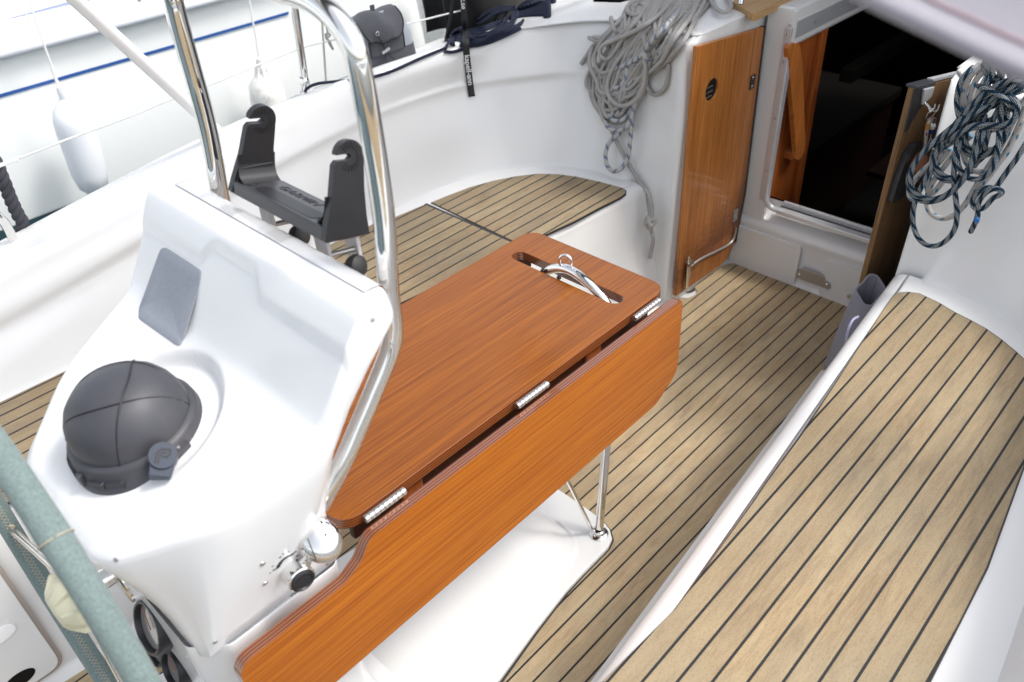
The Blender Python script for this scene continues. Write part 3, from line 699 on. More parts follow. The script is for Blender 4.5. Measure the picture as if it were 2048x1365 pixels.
# plinth moulded in the floor
half = [(1.178, 1.03), (1.176, .93), (1.172, .885), (1.160, .850), (1.140, .826), (1.11, .816), (1.0, .814), (.93, .811), (.80, .795), (.649, .771), (.3, .735), (-.1, .70)]
outl = half + [(x, 2 * YC - y) for x, y in reversed(half)]
ctr = Vector((.5, YC))
prism('plinth_seam', [tuple(Vector(p) + (Vector(p) - ctr).normalized() * .006) for p in outl], XY(0), -.004, .003, M_CAULK, pd)
prism('plinth', outl, XY(0), -.002, .014, M_WHITE, pd, bevel=.007, seg=3)
rows = []
def hrow(x, hw, h):
    pts = [(x, -hw, .012), (x, -hw + .012, .020), (x, -hw + .045, .012 + h * .45), (x, -hw + .09, .012 + h * .86), (x, -hw * .35, .012 + h), (x, 0, .012 + h * 1.02)]
    full = pts + [(a, -b, c) for a, b, c in reversed(pts[:-1])]
    return [(a, YC + b, c) for a, b, c in full]
for x, hw, h in ((1.085, .10, .0), (1.07, .165, .008), (1.02, .20, .03), (.93, .213, .05), (.80, .22, .055), (.60, .225, .06), (.35, .235, .06), (-.05, .24, .06)): rows.append(hrow(x, hw, h))
loft('foot_moulding', rows, 6, 5, M_WHITE, pd, flip=True)
# column under the console
crow = []
for z, xa, xf, hw, c in ((.12, .09, .46, .235, .07), (.16, .115, .42, .215, .06), (.22, .125, .40, .203, .055), (.40, .128, .392, .200, .05), (.62, .124, .397, .211, .05), (.650, .124, .397, .211, .05)):
    o2 = fillet([(xa, YC - hw * .78), (xa + .05, YC - hw), (xf - .02, YC - hw), (xf, YC - hw * .8), (xf, YC + hw * .8), (xf - .02, YC + hw), (xa + .05, YC + hw), (xa, YC + hw * .78)], .02, 4)
    crow.append([(a, b, z) for a, b in o2] + [(o2[0][0], o2[0][1], z)])
cols = list(zip(*crow))
loft('column', [list(c) for c in cols], 3, 1, M_CONSOLE, pd, flip=False)
# console top
prof = [(.100, .138, .900), (.16, .192, .922), (.215, .238, .943), (.28, .264, .967), (.325, .277, .984), (.355, .284, .996), (.372, .287, 1.008), (.388, .290, 1.029), (.415, .295, 1.071), (.44, .301, 1.110), (.456, .305, 1.134), (.472, .308, 1.150), (.50, .310, 1.157), (.522, .304, 1.155)]
def pch(x, k):
    for a, b in zip(prof, prof[1:]):
        if x <= b[0]:
            t = (x - a[0]) / (b[0] - a[0]); break
    else: return prof[-1][k]
    i = prof.index(a); p_, n_ = prof[max(i - 1, 0)], prof[min(i + 2, len(prof) - 1)]
    m0 = (b[k] - p_[k]) / (b[0] - p_[0]); m1 = (n_[k] - a[k]) / (n_[0] - a[0]); h = b[0] - a[0]
    t = max(0, t)
    return (2 * t ** 3 - 3 * t * t + 1) * a[k] + (t ** 3 - 2 * t * t + t) * h * m0 + (-2 * t ** 3 + 3 * t * t) * b[k] + (t ** 3 - t * t) * h * m1
def sst(a, b, t):
    t = min(1, max(0, (t - a) / (b - a))); return t * t * (3 - 2 * t)
CMX, CMY = .222, YC - .008
def ctop(x, y):
    z = pch(x, 2)
    # band along the ridge stands proud, with a small arch in the middle
    arch = .034 * sst(.095, .055, abs(y - 1.055)) 
    s = z - arch * .9
    z += .010 * sst(1.094, 1.102, s) * (1 - sst(1.140, 1.156, z)) - .000
    r = math.hypot(x - CMX - .010, y - CMY + .002)
    zr = .919 + .20 * (x - .10)
    if z > zr: z = z + (zr - z) * (1 - sst(.119, .131, r))
    return z
NX, NY = 110, 110
xs = []
for i in range(NX + 1): xs.append(.100 + .422 * (i / NX))
G = []
for i, x in enumerate(xs):
    hw = pch(x, 1) - .012
    if i < 5: hw -= (.018, .010, .0055, .0025, .001)[i]
    if i > NX - 7: hw -= (.0003, .0008, .002, .004, .007, .012, .022)[i - (NX - 6)]
    G.append([Vector((x, YC - hw + 2 * hw * j / NY, ctop(x, YC - hw + 2 * hw * j / NY))) for j in range(NY + 1)])
V = [p for r in G for p in r]; W1 = NY + 1
F = gridfaces(NX + 1, W1, 0)
loop = [(0, j) for j in range(NY + 1)] + [(i, NY) for i in range(1, NX + 1)] + [(NX, j) for j in range(NY - 1, -1, -1)] + [(i, 0) for i in range(NX - 1, 0, -1)]
idx = [i * W1 + j for i, j in loop]; P0 = [V[k].copy() for k in idx]; m_ = len(P0)
nrm = []
for k in range(m_):
    t = P0[(k + 2) % m_] - P0[k - 2]; n = Vector((-t.y, t.x, 0)).normalized()
    c0 = P0[k] - Vector((.3, YC, 0)); 
    if n.x * c0.x + n.y * c0.y < 0: n = -n
    nrm.append(n)
for _ in range(6): nrm = [(nrm[k - 1] + nrm[k] * 2 + nrm[(k + 1) % m_]).normalized() for k in range(m_)]
def lin(x, pts):
    for (a, b), (c, d) in zip(pts, pts[1:]):
        if x <= c: return b + (d - b) * max(0, (x - a) / (c - a))
    return pts[-1][1]
def botp(p):
    xb = lin(p.x, [(.10, .132), (.20, .150), (.30, .215), (.522, .385)])
    hb = lin(p.x, [(.10, .178), (.16, .198), (.22, .205), (.522, .205)])
    return Vector((xb, YC + (p.y - YC) * hb / (pch(min(p.x, .522), 1) - .012), .650 - .018 * (1 - sst(.1, .25, p.x))))
rings = []
for (o_, d_) in ((.0018, .0004), (.0048, .0022), (.0100, .0072), (.0170, .0150), (.0220, .0215), (.0238, .0265), (.0248, .036)):
    rings.append([P0[k] + nrm[k] * o_ * (1 - .75 * sst(.38, .46, P0[k].x)) - Vector((0, 0, d_)) for k in range(m_)])
base = rings[-1]
for t in (.12, .25, .4, .55, .7, .85, 1.0):
    r = []
    for k in range(m_):
        q = base[k].lerp(botp(P0[k]), t)
        fwdn = sst(.40, .50, P0[k].x); aftn = 1 - sst(.12, .2, P0[k].x)
        q.x -= fwdn * .075 * math.sin(PI * t) * (1 - .3 * t)
        q.x += aftn * .012 * math.sin(PI * t)
        q.y += (1 if P0[k].y > YC else -1) * .004 * math.sin(PI * min(1, t * 1.2)) * (abs(P0[k].y - YC) / pch(min(P0[k].x, .52), 1))
        r.append(q)
    rings.append(r)
r = [q + (Vector((.27, YC, q.z)) - q) * .01 - Vector((0, 0, .004)) for q in rings[-1]]; rings.append(r)
prev = idx
for r in rings:
    o_ = len(V); V += r; cur = list(range(o_, o_ + m_))
    for k in range(m_): F.append((prev[k], prev[(k + 1) % m_], cur[(k + 1) % m_], cur[k]))
    prev = cur
con = pyobj('console', V, F, M_CONSOLE, pd)
bm = bmesh.new(); bm.from_mesh(con.data); bmesh.ops.recalc_face_normals(bm, faces=bm.faces); bm.to_mesh(con.data); bm.free()
cb = bvh_of([con])
def hit(px, py, bv, off=0):
    d = ray(px, py).normalized(); h = bv.ray_cast(Vector((0, 0, CAMZ)), d)
    if h[0] is None: return None, None
    n = h[1] if h[1].dot(d) < 0 else -h[1]
    return h[0] + n * off, n
def decal(name, bv, pts, th, material, parent, bev=0):
    """thin pad following a surface: outline in photo pixels, dropped on the mesh"""
    H_ = [hit(x, y, bv) for x, y in pts]; c = hit(sum(p[0] for p in pts) / len(pts), sum(p[1] for p in pts) / len(pts), bv)
    n = len(pts); V = []; 
    K = 5
    for lev, o2, sh in ((0, -.002, 1), (1, th * .6, 1), (2, th, .97)):
        for h_ in H_: V.append(c[0].lerp(h_[0], sh) + h_[1] * o2)
    F = []
    for lv in range(2):
        for k in range(n): F.append((lv * n + k, lv * n + (k + 1) % n, (lv + 1) * n + (k + 1) % n, (lv + 1) * n + k))
    # inner fan rings following the surface
    base_ = 2 * n
    for t in (.75, .5, .25):
        st_ = len(V)
        for (x, y) in pts:
            cx_, cy_ = sum(p[0] for p in pts) / n, sum(p[1] for p in pts) / n
            q = hit(cx_ + (x - cx_) * t * .97, cy_ + (y - cy_) * t * .97, bv); V.append(q[0] + q[1] * th)
        for k in range(n): F.append((base_ + k, base_ + (k + 1) % n, st_ + (k + 1) % n, st_ + k))
        base_ = st_
    V.append(c[0] + c[1] * th); F += [(base_ + k, base_ + (k + 1) % n, len(V) - 1) for k in range(n)]
    return pyobj(name, V, F, material, parent, True, 45)
pt = fillet([(325, 491), (403, 542), (400, 565), (361, 697), (278, 638), (279, 618)], [12, 8, 6, 10, 8, 10], 4)
pad = decal('grip_pad', cb, pt, .0025, M_PATCH, pd)
# ridge: clear acrylic strip along the forward edge
M_CLEAR = mat('clear_strip', (.62, .63, .63), .15, coat=1)
L(M_CLEAR, ramp(M_CLEAR, noise(M_CLEAR, coords(M_CLEAR, (.1, 9, .1)), 1.6, 1), [(.42, (.42, .42, .42)), (.47, (.52, .525, .53)), (.55, (.56, .565, .57))]), P(M_CLEAR).inputs['Base Color'])
rs = [[(.497, y, 1.1590), (.512, y, 1.1592), (.526, y, 1.1555), (.533, y, 1.138)] for y in (.785, .80, .9, 1.05, 1.2, 1.30, 1.315)]
loft('ridge_strip', rs, 3, 3, M_CLEAR, pd)
# gauges, plugs, hub boss on the aft face
def gauge(name_, label, z, r, y=YC, x=.118):
    g = empty(name_, label, 'gauge', (x, y, z), 'round gauges in the pedestal')
    f = frame((x + .010, y, z), (-1, 0, .38))
    lathe('bezel', [(r * 1.04, 0), (r * 1.04, .012), (r * 1.02, .020), (r * .96, .024), (r * .88, .024), (r * .84, .020), (r * .82, .014)], f, M_BLACK, g, 40)
    lathe('dial', [(r * .84, .014), (0, .014)], f, M_GDIAL, g, 32)
    c = prism('needle', [(-.002, -r * .1), (.002, -r * .1), (.0008, r * .7), (-.0008, r * .7)], f @ Matrix.Translation((0, 0, .017)) @ Matrix.Rotation(.9, 4, 'Z'), 0, .001, mat('needle_orange', (.30, .09, .04), .4), g)
    return g
M_GLASS = mat('clear_glass', (1, 1, 1), 0); P(M_GLASS).inputs['Transmission Weight'].default_value = 1
gauge('instrument_gauge', 'larger black rimmed round gauge just behind the wheel rim', .545, .050)
gauge('instrument_gauge', 'smaller round gauge low on the pedestal below the larger one', .425, .036, YC - .010)
gauge('instrument_gauge', 'dark gauge at the bottom edge, left of the smaller gauge', .40, .036, YC + .075)
prism('gauge_panel', fillet([(YC - .15, .18), (YC + .15, .18), (YC + .155, .62), (YC - .155, .62)], .03), YZ(.128), -.004, .01, M_CONSOLE, pd, bevel=.003)
lathe('plug', [(0, .002), (.004, .001), (.0045, -.002)], frame((.123, YC - .128, .585), (-1, 0, 0)), M_STEELB, pd, 12)
for p in ((525, 1128), (530, 1167)):
    q, n = hit(*p, cb); lathe('plug', [(0, .002), (.0042, .0015), (.005, -.002)], frame(q, n), M_STEELB, pd, 14)
hz = .706
lathe('hub_boss', [(.075, -.10), (.066, -.05), (.058, -.01), (.056, 0), (0, 0)], frame((.108, YC, hz), (-1, 0, 0)), M_CONSOLE, pd, 40)
lathe('hub_flange', [(.055, 0), (.055, .004), (.052, .006), (0, .006)], frame((.108, YC, hz), (-1, 0, 0)), M_CHROME, pd, 40)
for (px_, py_) in ((430, 1285), (655, 1128), (745, 640), (232, 1120)):
    q, n = hit(px_, py_, cb)
    if q: lathe('fixing', [(0, .0012), (.0035, .0008), (.004, -.002)], frame(q, n), M_STEELB, pd, 14)
# black scuffs of old sealant by the throttle
for i, (px_, py_) in enumerate([(556, 1135), (558, 1130), (562, 1124), (567, 1119), (573, 1115), (580, 1111), (586, 1108), (548, 1140), (560, 1115), (590, 1104), (566, 1108), (577, 1104), (540, 1146), (545, 1133), (594, 1112), (600, 1122)]):
    q, n = hit(px_, py_, cb)
    if q:
        rr = (.0030, .0032, .0032, .003, .0028, .0025, .002, .0018, .0014, .0015, .0012, .0012, .001, .001, .002, .0018)[i]
        f = frame(q, n); el = [(rr * (1 + .35 * math.sin(a * 2.3 + i)) * math.cos(a * PI / 6) * 1.3, rr * (1 + .3 * math.cos(a * 1.7 + i)) * math.sin(a * PI / 6)) for a in range(12)]
        prism('sealant_mark', el, f, -.001, .0006, M_RUBBER, pd)

# ================================================================== COMPASS
cz = .933
cm = empty('steering_compass', 'dark grey domed compass under a ribbed protective hood on the white console', 'compass', (CMX, CMY, cz))
cf = frame((CMX + .002, CMY - .004, cz), (-.14, -.02, 1), up=(1, 0, 0)) @ Matrix.Scale(.885, 4)
lathe('base_ring', [(.118, -.010), (.118, .002), (.116, .008), (.112, .013), (.109, .030), (.108, .036), (.104, .040), (.098, .042), (.096, .03)], cf, M_COMP, cm, 64)
lathe('dome', [(.0985, .034), (.0985, .046), (.097, .062), (.092, .080), (.082, .099), (.068, .114), (.050, .125), (.028, .132), (.010, .1345), (0, .1348)], cf, M_COMP, cm, 64)
def domept(th, ph, k=1.0):
    # ph elevation 0..pi/2
    r = .0985 * math.cos(ph) ** .75 if ph < PI / 2 - 1e-3 else 0
    return cf @ Vector((r * math.cos(th) * k, r * math.sin(th) * k, .036 + .0988 * math.sin(ph) * k))
# raised seam: hood visor edge and meridian ribs
def meridian(th0, tilt, r_, name):
    pts = []
    for k in range(33):
        a = PI * k / 32
        v = Vector((math.cos(a), 0, math.sin(a))); v = Matrix.Rotation(tilt, 3, 'X') @ v; v = Matrix.Rotation(th0, 3, 'Z') @ v
        ph = math.asin(max(-1, min(1, v.z))); th = math.atan2(v.y, v.x)
        if ph < .02: ph = .02
        pts.append(domept(th, ph, 1.002))
    return tubes(name, [pts], r_, M_BLACK, cm, sm=1, res=8)
# local +x is starboard, local +y forward
meridian(math.radians(-38), math.radians(-16), .0013, 'hood_edge')
meridian(math.radians(58), math.radians(24), .0009, 'rib')
meridian(math.radians(58), math.radians(-26), .0008, 'rib')
M_VENT = mat('vent_shadow', (.022, .024, .030), .6)
for k in range(8):
    a = math.radians(-165 + k * 17)
    f = cf @ Matrix.Rotation(a, 4, 'Z') @ Matrix.Translation((.1125, 0, .013)) @ Matrix.Rotation(PI / 2, 4, 'Y')
    if k % 3 != 2: prism('vent', rrect(-.007, -.0155, .009, .0155, .004), f, -.004, .0030, M_VENT, cm, bevel=.001)
    else: prism('vent_rib', rrect(-.014, -.006, .012, .006, .002), f, -.004, .006, M_COMP, cm, bevel=.002)
# pivot boss with the maker's mark, on the starboard aft side of the ring
q = on('z', .972, 326, 912)
fb = frame(q, Vector((-.12, -.62, .75)), up=(.55, .1, 1))
ps = prism('pivot_boss', [(.0190 * math.cos(a * PI / 16), .0190 * math.sin(a * PI / 16)) for a in range(32)], fb, -.03, .006, M_NAVYP, cm, bevel=.002)
prism('pivot_foot', [(-.014, -.030), (.015, -.030), (.0175, 0), (-.0175, 0)], fb, -.035, .0015, M_NAVYP, ps, bevel=.002)
mk1 = [(-.009, -.012), (-.009, .003), (-.003, .0095), (.010, .0095), (.010, .001), (.007, -.003), (-.001, -.003), (-.001, -.0005), (.005, -.0005), (.0075, .002), (.0075, .007), (-.002, .007), (-.0065, .002), (-.0065, -.012)]
prism('emblem', mk1, fb, .006, .0067, M_TXTK, ps)
prism('emblem', [(-.0045, -.012), (-.0045, .001), (-.001, .0045), (.005, .0045), (.005, .003), (0, .003), (-.0028, 0), (-.0028, -.012)], fb, .006, .0067, M_TXTK, ps)
prism('lug', rrect(-.013, -.018, .013, .018, .005), cf @ Matrix.Rotation(math.radians(12), 4, 'Z') @ Matrix.Translation((.106, 0, .0)), -.005, .026, M_COMP, cm, bevel=.004, seg=3)
q2 = cf @ Matrix.Rotation(math.radians(12), 4, 'Z') @ Vector((.108, 0, .026)); lathe('screw', [(0, .003), (.004, .002), (.0045, -.002)], frame(q2, (0, 0, 1)), M_CHROME, cm, 16)

# ================================================================== THROTTLE
q, n = hit(585, 1135, cb); n = Vector((-.12, -1, .05)).normalized()
th = empty('throttle_lever', 'chrome engine throttle lever with oval knob on the side of the pedestal', 'lever', q)
ft = frame(q - n * .02, n)
lathe('lever_boss', [(.024, 0), (.0235, .03), (.022, .052), (.019, .054)], ft, M_CHROME, th, 32)
lathe('boss_cap', [(.0195, .050), (.0195, .056), (.016, .058), (.014, .0555), (0, .0555)], ft, M_BLACK, th, 32)
e1 = ft @ Vector((0, 0, .036)); kn_ = on('y', e1.y - .015, 641, 1080)
dd = (kn_ - e1); up_ = dd.normalized()
fr_ = Matrix((up_.cross(n).normalized(), up_, up_.cross(n).normalized().cross(up_))).transposed().to_4x4(); fr_.translation = e1
prism('lever_arm', [(-.010, 0), (.010, 0), (.0065, dd.length), (-.0065, dd.length)], fr_, -.004, .005, M_CHROME, th, bevel=.003, seg=3)
kv = [(0, -.021)] + [(.021 * math.sin(PI * k / 16) * 1.0, -.021 * math.cos(PI * k / 16)) for k in range(1, 16)] + [(0, .021)]
ko = lathe('knob', kv, Matrix.Translation(kn_) @ (Vector((0, 0, CAMZ)) - kn_).to_track_quat('Z', 'Y').to_matrix().to_4x4() @ Matrix.Rotation(math.radians(20), 4, 'Z') @ Matrix.Diagonal((1.5, 1.8, 1.0, 1)), M_CHROME, th, 40)

# ================================================================== GUARD TUBE
g0 = [(.56, YC - .234, 1.07), (.562, YC - .234, 1.12), (.575, YC - .234, 1.24), (.592, YC - .234, 1.36)]
def gy(px, py): return on('y', YC - .234, px, py)
stb = [on('y', YC - .226, 680, 935), on('y', YC - .228, 713, 862), on('y', YC - .230, 750, 775), on('y', YC - .232, 778, 705), on('y', YC - .234, 786, 660)]
gp = [on('y', YC - .215, 640, 1010)] + stb
top_z = 1.500
xx = lambda z: min(.571, .556 + (z - 1.11) * .10)
pts = [p for p in gp]
pts += [Vector((xx(1.12), YC - .234, 1.12)), Vector((xx(1.25), YC - .234, 1.25)), Vector((xx(top_z - .085), YC - .232, top_z - .085)), Vector((xx(top_z - .03), YC - .218, top_z - .03)), Vector((xx(top_z), YC - .165, top_z)), Vector((xx(top_z), YC - .08, top_z + .004)), Vector((xx(top_z), YC + .08, top_z + .004)), Vector((xx(top_z), YC + .165, top_z)), Vector((xx(top_z - .03), YC + .218, top_z - .03)), Vector((xx(top_z - .085), YC + .232, top_z - .085)), Vector((xx(1.25), YC + .234, 1.25)), Vector((xx(1.12), YC + .234, 1.12))]
pts += [Vector((p.x, 2 * YC - p.y, p.z)) for p in reversed(gp)]
gt = tag(tubes('binnacle_guard', [pts], .0155, M_CHROME, None, res=28, sm=10), 'polished steel guard tube arching over the pedestal console', 'guard rail')

# ================================================================== PLOTTER BRACKET
pb_ = empty('instrument_bracket', 'empty black plastic yoke bracket with two slotted arms, bolted above the console ridge', 'bracket', (.57, YC, 1.15))
bt = Matrix.Translation((.535, YC, 1.185)) @ Matrix.Rotation(math.radians(15), 4, 'Y')      # local x forward, y port, z up
# tray
prism('tray', [(0, -.134), (.075, -.130), (.078, -.10), (.078, .10), (.075, .130), (0, .134)], bt, -.016, .006, M_TRAY, pb_, bevel=.004, seg=3)
# dished trough and lugs
prism('trough', rrect(.008, -.085, .038, .080, .012), bt, .004, .0066, M_BLACK, pb_, bevel=.001)
def arm(s):
    # side profile in local (x, z); slot near the top opening aft
    cx_, cz_ = .046, .106; R_ = .0245
    o_ = [(-.003, -.012), (.078, -.012), (.073, .02), (.0700, .06), (cx_ + R_, cz_)]
    o_ += [(cx_ + R_ * math.cos(a), cz_ + R_ * math.sin(a)) for a in [math.radians(k) for k in range(15, 165, 12)]]
    o_ += [(cx_ - R_ * .96, cz_ + .0035), (cx_ - .002, cz_ + .0045), (cx_ + .003, cz_), (cx_ - .002, cz_ - .0045), (cx_ - R_ * .9, cz_ - .0045), (cx_ - R_ * 1.12, cz_ - .010), (.012, .05), (.002, .012)]
    ma = bt @ Matrix.Translation((0, s * .128, 0)) @ Matrix.Rotation(s * math.radians(7), 4, 'X') @ Matrix(((1, 0, 0, 0), (0, 0, -1, 0), (0, 1, 0, 0), (0, 0, 0, 1)))
    a_ = prism('bracket_arm', o_, ma, -.006, .006, M_BLACK, pb_, bevel=.0022, seg=3)
    for k in range(22):
        an = 2 * PI * k / 22
        if math.cos(an) < -.8: continue
        for sd_ in (-1, 1):
            prism('tooth', [(.012, -.0009), (.021, -.0014), (.021, .0014), (.012, .0009)], ma @ Matrix.Translation((cx_, cz_, 0)) @ Matrix.Rotation(an, 4, 'Z'), sd_ * .0055, sd_ * .0072, M_BLACK, a_)
    # fillet gusset between arm and tray
    prism('gusset', [(.002, 0), (.074, 0), (.070, .035), (.012, .030)], ma @ Matrix.Translation((0, .0, 0)), s * .004 - .004, s * .004 + .004, M_BLACK, a_, bevel=.002)
arm(1); arm(-1)
# curved inside fillets
for s in (1, -1):
    rw = [[bt @ Vector((x, s * y, z)) for y, z in ((.118, .05), (.1175, .030), (.112, .015), (.100, .0065))] for x in (.006, .03, .074)]
    loft('inner_fillet', rw, 3, 2, M_BLACK, pb_, flip=(s < 0))
    lathe('screw_hole', [(.009, .0), (.0085, .001), (.006, .0), (0, -.003)], bt @ Matrix.Translation((.020, s * .098, .0066)), M_RUBBER, pb_, 20)
tm = bt @ Matrix.Translation((.055, .072, .0063)) @ Matrix.Rotation(-PI / 2, 4, 'Z')
text('lettering', 'GARMIN', .022, tm, M_TXTK, pb_, .0006, 1.15, .3, 0, 1.15)
# aluminium legs down to the console with clamp knobs
for yy in (YC + .067, YC - .087):
    for dx in (0, .045):
        box('leg', (.552 + dx, yy - (.012 if dx else 0), 1.110 - (.012 if dx else 0)), (.007, .034, .125), M_ALU, pb_, .0015)
    lathe('bolt', [(0, .010), (.007, .008), (.009, 0)], frame((.548, yy + .006, 1.112), (-1, 0, 0)), M_CHROME, pb_, 20)
    tubes('clamp_pin', [[(.556, yy - .008, 1.125), (.60, yy - .02, 1.122)]], .0045, M_STEELB, pb_, sm=1)
    kb = lathe('clamp_knob', [(0, .018), (.010, .018), (.017, .013), (.019, .004), (.016, -.004), (.008, -.008)], frame((.583, yy - .025, 1.098), (.3, -1, .3)), M_RUBBER, pb_, 24)

# ================================================================== WHEEL
wc = Vector((.034, YC, .745)); wa = .04
wm = Matrix.Translation(wc) @ Matrix(((math.cos(wa), 0, math.sin(wa), 0), (0, 1, 0, 0), (-math.sin(wa), 0, math.cos(wa), 0), (0, 0, 0, 1)))
wh = empty('helm', 'large steering wheel with grey green suede covered rim in the lower left corner', 'wheel', wc)
def wp_(a, r=.398, dx=0): return wm @ Vector((dx, r * math.cos(a), r * math.sin(a)))
rimp = [wp_(2 * PI * k / 96) for k in range(96)]
def bulge(t):                                       # the cover laps itself at a seam
    a = (t * 360) % 360
    return 1.0 + .10 * math.exp(-((a - 129.5) / 1.8) ** 2) + (.035 if 112 < a < 129 else 0)
ang0 = 0
rr_ = tubes('rim', [rimp + [rimp[0]]], .0175, M_SUEDE, wh, res=28, sm=1, rf=bulge, caps=False)
# stitched seam on the inside of the rim + cross seam
def stitch(a, i):
    zz = .0035 * (1 if i % 2 else -1)
    return wm @ Vector((zz * 1.5, (.398 - .0173) * math.cos(a), (.398 - .0173) * math.sin(a)))
tubes('stitching', [[stitch(math.radians(-75 + k * 1.1), k) for k in range(110)], [stitch(math.radians(-75 + k * 1.1), k + 1) for k in range(110)]], .0007, M_THREAD, wh, res=5, sm=1)
ca = math.radians(129.3)
cs = []
for k in range(40):
    b = 2 * PI * k / 40; rr2 = .0197
    cs.append(wm @ Vector((rr2 * math.sin(b), (.398 + rr2 * math.cos(b)) * math.cos(ca), (.398 + rr2 * math.cos(b)) * math.sin(ca))))
tubes('cross_seam', [cs], .0009, M_THREAD, wh, res=5, sm=1)
for k in range(4):
    a = math.radians(-22 + 90 * k)
    sp_ = tubes('spoke', [[wp_(a, .03, .012), wp_(a, .16, .008), wp_(a, .385, 0)]], .0065, M_CHROME, wh, res=12, sm=6)
tubes('spoke_lacing', [[wp_(math.radians(-22 + d), .378, z) for d, z in ((-1.5, 0), (-.8, .006), (0, -.004), (.8, .006), (1.5, 0))]], .003, M_THREAD, wh, res=6, sm=4)
lathe('shaft', [(.0165, 0), (.0165, .055), (.020, .056), (.020, .085), (.012, .086)], frame((.106, YC, hz + .004), (-1, 0, 0)), M_CHROME, wh, 32)
# cream hub nut
nu = []
nf = frame((.062, YC, hz), (-1, 0, 0))
for h, r_, k_ in ((0, .043, 1), (.030, .047, 1), (.034, .045, 1), (.050, .034, 0), (.054, .024, 0), (.055, .0, 0)):
    row = []
    for k in range(72):
        a = 2 * PI * k / 72; lobe = (1 if (k % 12) < 6 else 0) * k_
        row.append(nf @ Vector(((r_ + lobe * .008) * math.cos(a), (r_ + lobe * .008) * math.sin(a), h)))
    nu.append(row + [row[0]])
loft('hub_nut', nu, 1, 1, M_CREAM, wh, auto=35, flip=True)

# ================================================================== TABLE
tb = empty('cockpit_table', 'varnished wooden cockpit table with drop leaf, slotted top and steel leg', 'table', (.9, YC, 0))
TZ = .72
slot = [tuple(on('z', TZ, *p)[:2]) for p in ((1028, 512), (1240, 595))]
sx_ = 1.216
sl = []
for k in range(9): a = math.radians(90 + 0 + 180 * k / 8 - 90); sl.append((sx_ + .020 * math.cos(math.radians(180 * k / 8)), 1.196 + .020 * math.sin(math.radians(180 * k / 8))))
for k in range(9): sl.append((sx_ - .020 * math.cos(math.radians(180 * k / 8)), .902 - .020 * math.sin(math.radians(180 * k / 8))))
prism('tabletop', fillet([(.402, .838), (1.331, .838), (1.331, 1.262), (.402, 1.262)], .045, 8), XY(0), TZ - .024, TZ, M_TABLE, tb, holes=[sl], bevel=.003, side=M_PLYZ, seg=3)
def ly(px, py): p = on('y', .80, px, py); return (p.x, p.z)
lo = fillet([(1.335, .703), (1.322, .498), (1.235, .452), (.158, .452), (.158, .649), (.362, .649), (.398, .668), (.425, .703)], [.02, .05, .05, .05, .03, .035, .03, .03], 7)
lm = Matrix.Translation((0, .816, .690)) @ Matrix.Rotation(math.radians(-3), 4, 'X') @ Matrix.Translation((0, -.816, -.690)) @ XZ(.818)
prism('drop_leaf', lo, lm, 0, .022, M_LEAF, tb, bevel=.0025, side=M_PLYY, seg=3)
for (xa, xb) in ((1.190, 1.284), (.812, .902), (.440, .528)):
    n_k = 9; w_ = (xb - xa) / n_k
    vv = [(0, 0)]
    for k in range(n_k):
        a, b = k * w_, (k + 1) * w_; vv += [(.0070, a + .0004), (.0072, a + .0009), (.0072, b - .0009), (.0070, b - .0004), (.0066, b)]
    vv += [(0, n_k * w_)]
    hh_ = lathe('hinge', vv, frame((xa, .8275, TZ - .008), (1, 0, 0)), M_HINGE, tb, 16, 60)
# bearers and steel under the top
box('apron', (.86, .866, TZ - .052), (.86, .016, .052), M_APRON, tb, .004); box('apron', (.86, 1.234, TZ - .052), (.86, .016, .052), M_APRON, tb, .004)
for x in (1.08, .56): box('bearer', (x, YC, TZ - .045), (.05, .40, .04), M_MAHOG, tb, .004)
tubes('stay_rod', [[(.45, .87, .675), (1.15, .87, .675)]], .008, M_CHROME, tb, res=14, sm=1)
tubes('stay_rod', [[(.45, 1.23, .675), (1.15, 1.23, .675)]], .008, M_CHROME, tb, res=14, sm=1)
# steel legs joined by an arch with an eye that shows in the slot
ap = [(1.128, .862, .015), (1.158, .872, .25), (1.19, .884, .50), (1.207, .893, .64), (1.212, .915, .690), (1.214, .955, .720), (1.215, .998, .738), (1.215, 1.035, .744), (1.215, 1.07, .735), (1.214, 1.105, .712), (1.212, 1.135, .675), (1.207, 1.165, .62), (1.19, 1.216, .50), (1.158, 1.228, .25), (1.128, 1.238, .015)]
tubes('leg_frame', [ap], .0115, M_CHROME, tb, res=20, sm=6)
for y in (.862, 1.238):
    lathe('foot_flange', [(.026, 0), (.026, .004), (.022, .007), (.016, .008), (.0155, .02), (.0125, .022)], Matrix.Translation((1.128, y, .013)), M_CHROME, tb, 32)
tubes('brace', [[(1.115, .875, .03), (1.02, .90, .33), (.90, .93, .66)]], .0055, M_CHROME, tb, res=12, sm=4)
tubes('brace', [[(1.115, 1.225, .03), (1.02, 1.20, .33), (.90, 1.17, .66)]], .0055, M_CHROME, tb, res=12, sm=4)
ec = on('x', 1.215, 1131, 522)
ey = [(1.215, ec.y + .0145 * math.cos(a * PI / 12), ec.z - .002 + .0165 * math.sin(a * PI / 12)) for a in range(24)]
tubes('lifting_eye', [[Matrix.Translation((1.215, ec.y, 0)) @ Matrix.Rotation(math.radians(25), 4, 'Z') @ Matrix.Translation((-1.215, -ec.y, 0)) @ Vector(p) for p in ey]], .0042, M_CHROME, tb, res=12, closed=True, sm=2)
for dy in (.035, -.015): lathe('set_screw', [(0, .008), (.005, .006), (.006, 0)], frame((1.203, YC + .02 + dy, .722), (-1, 0, -.3)), M_BLACK, tb, 12)
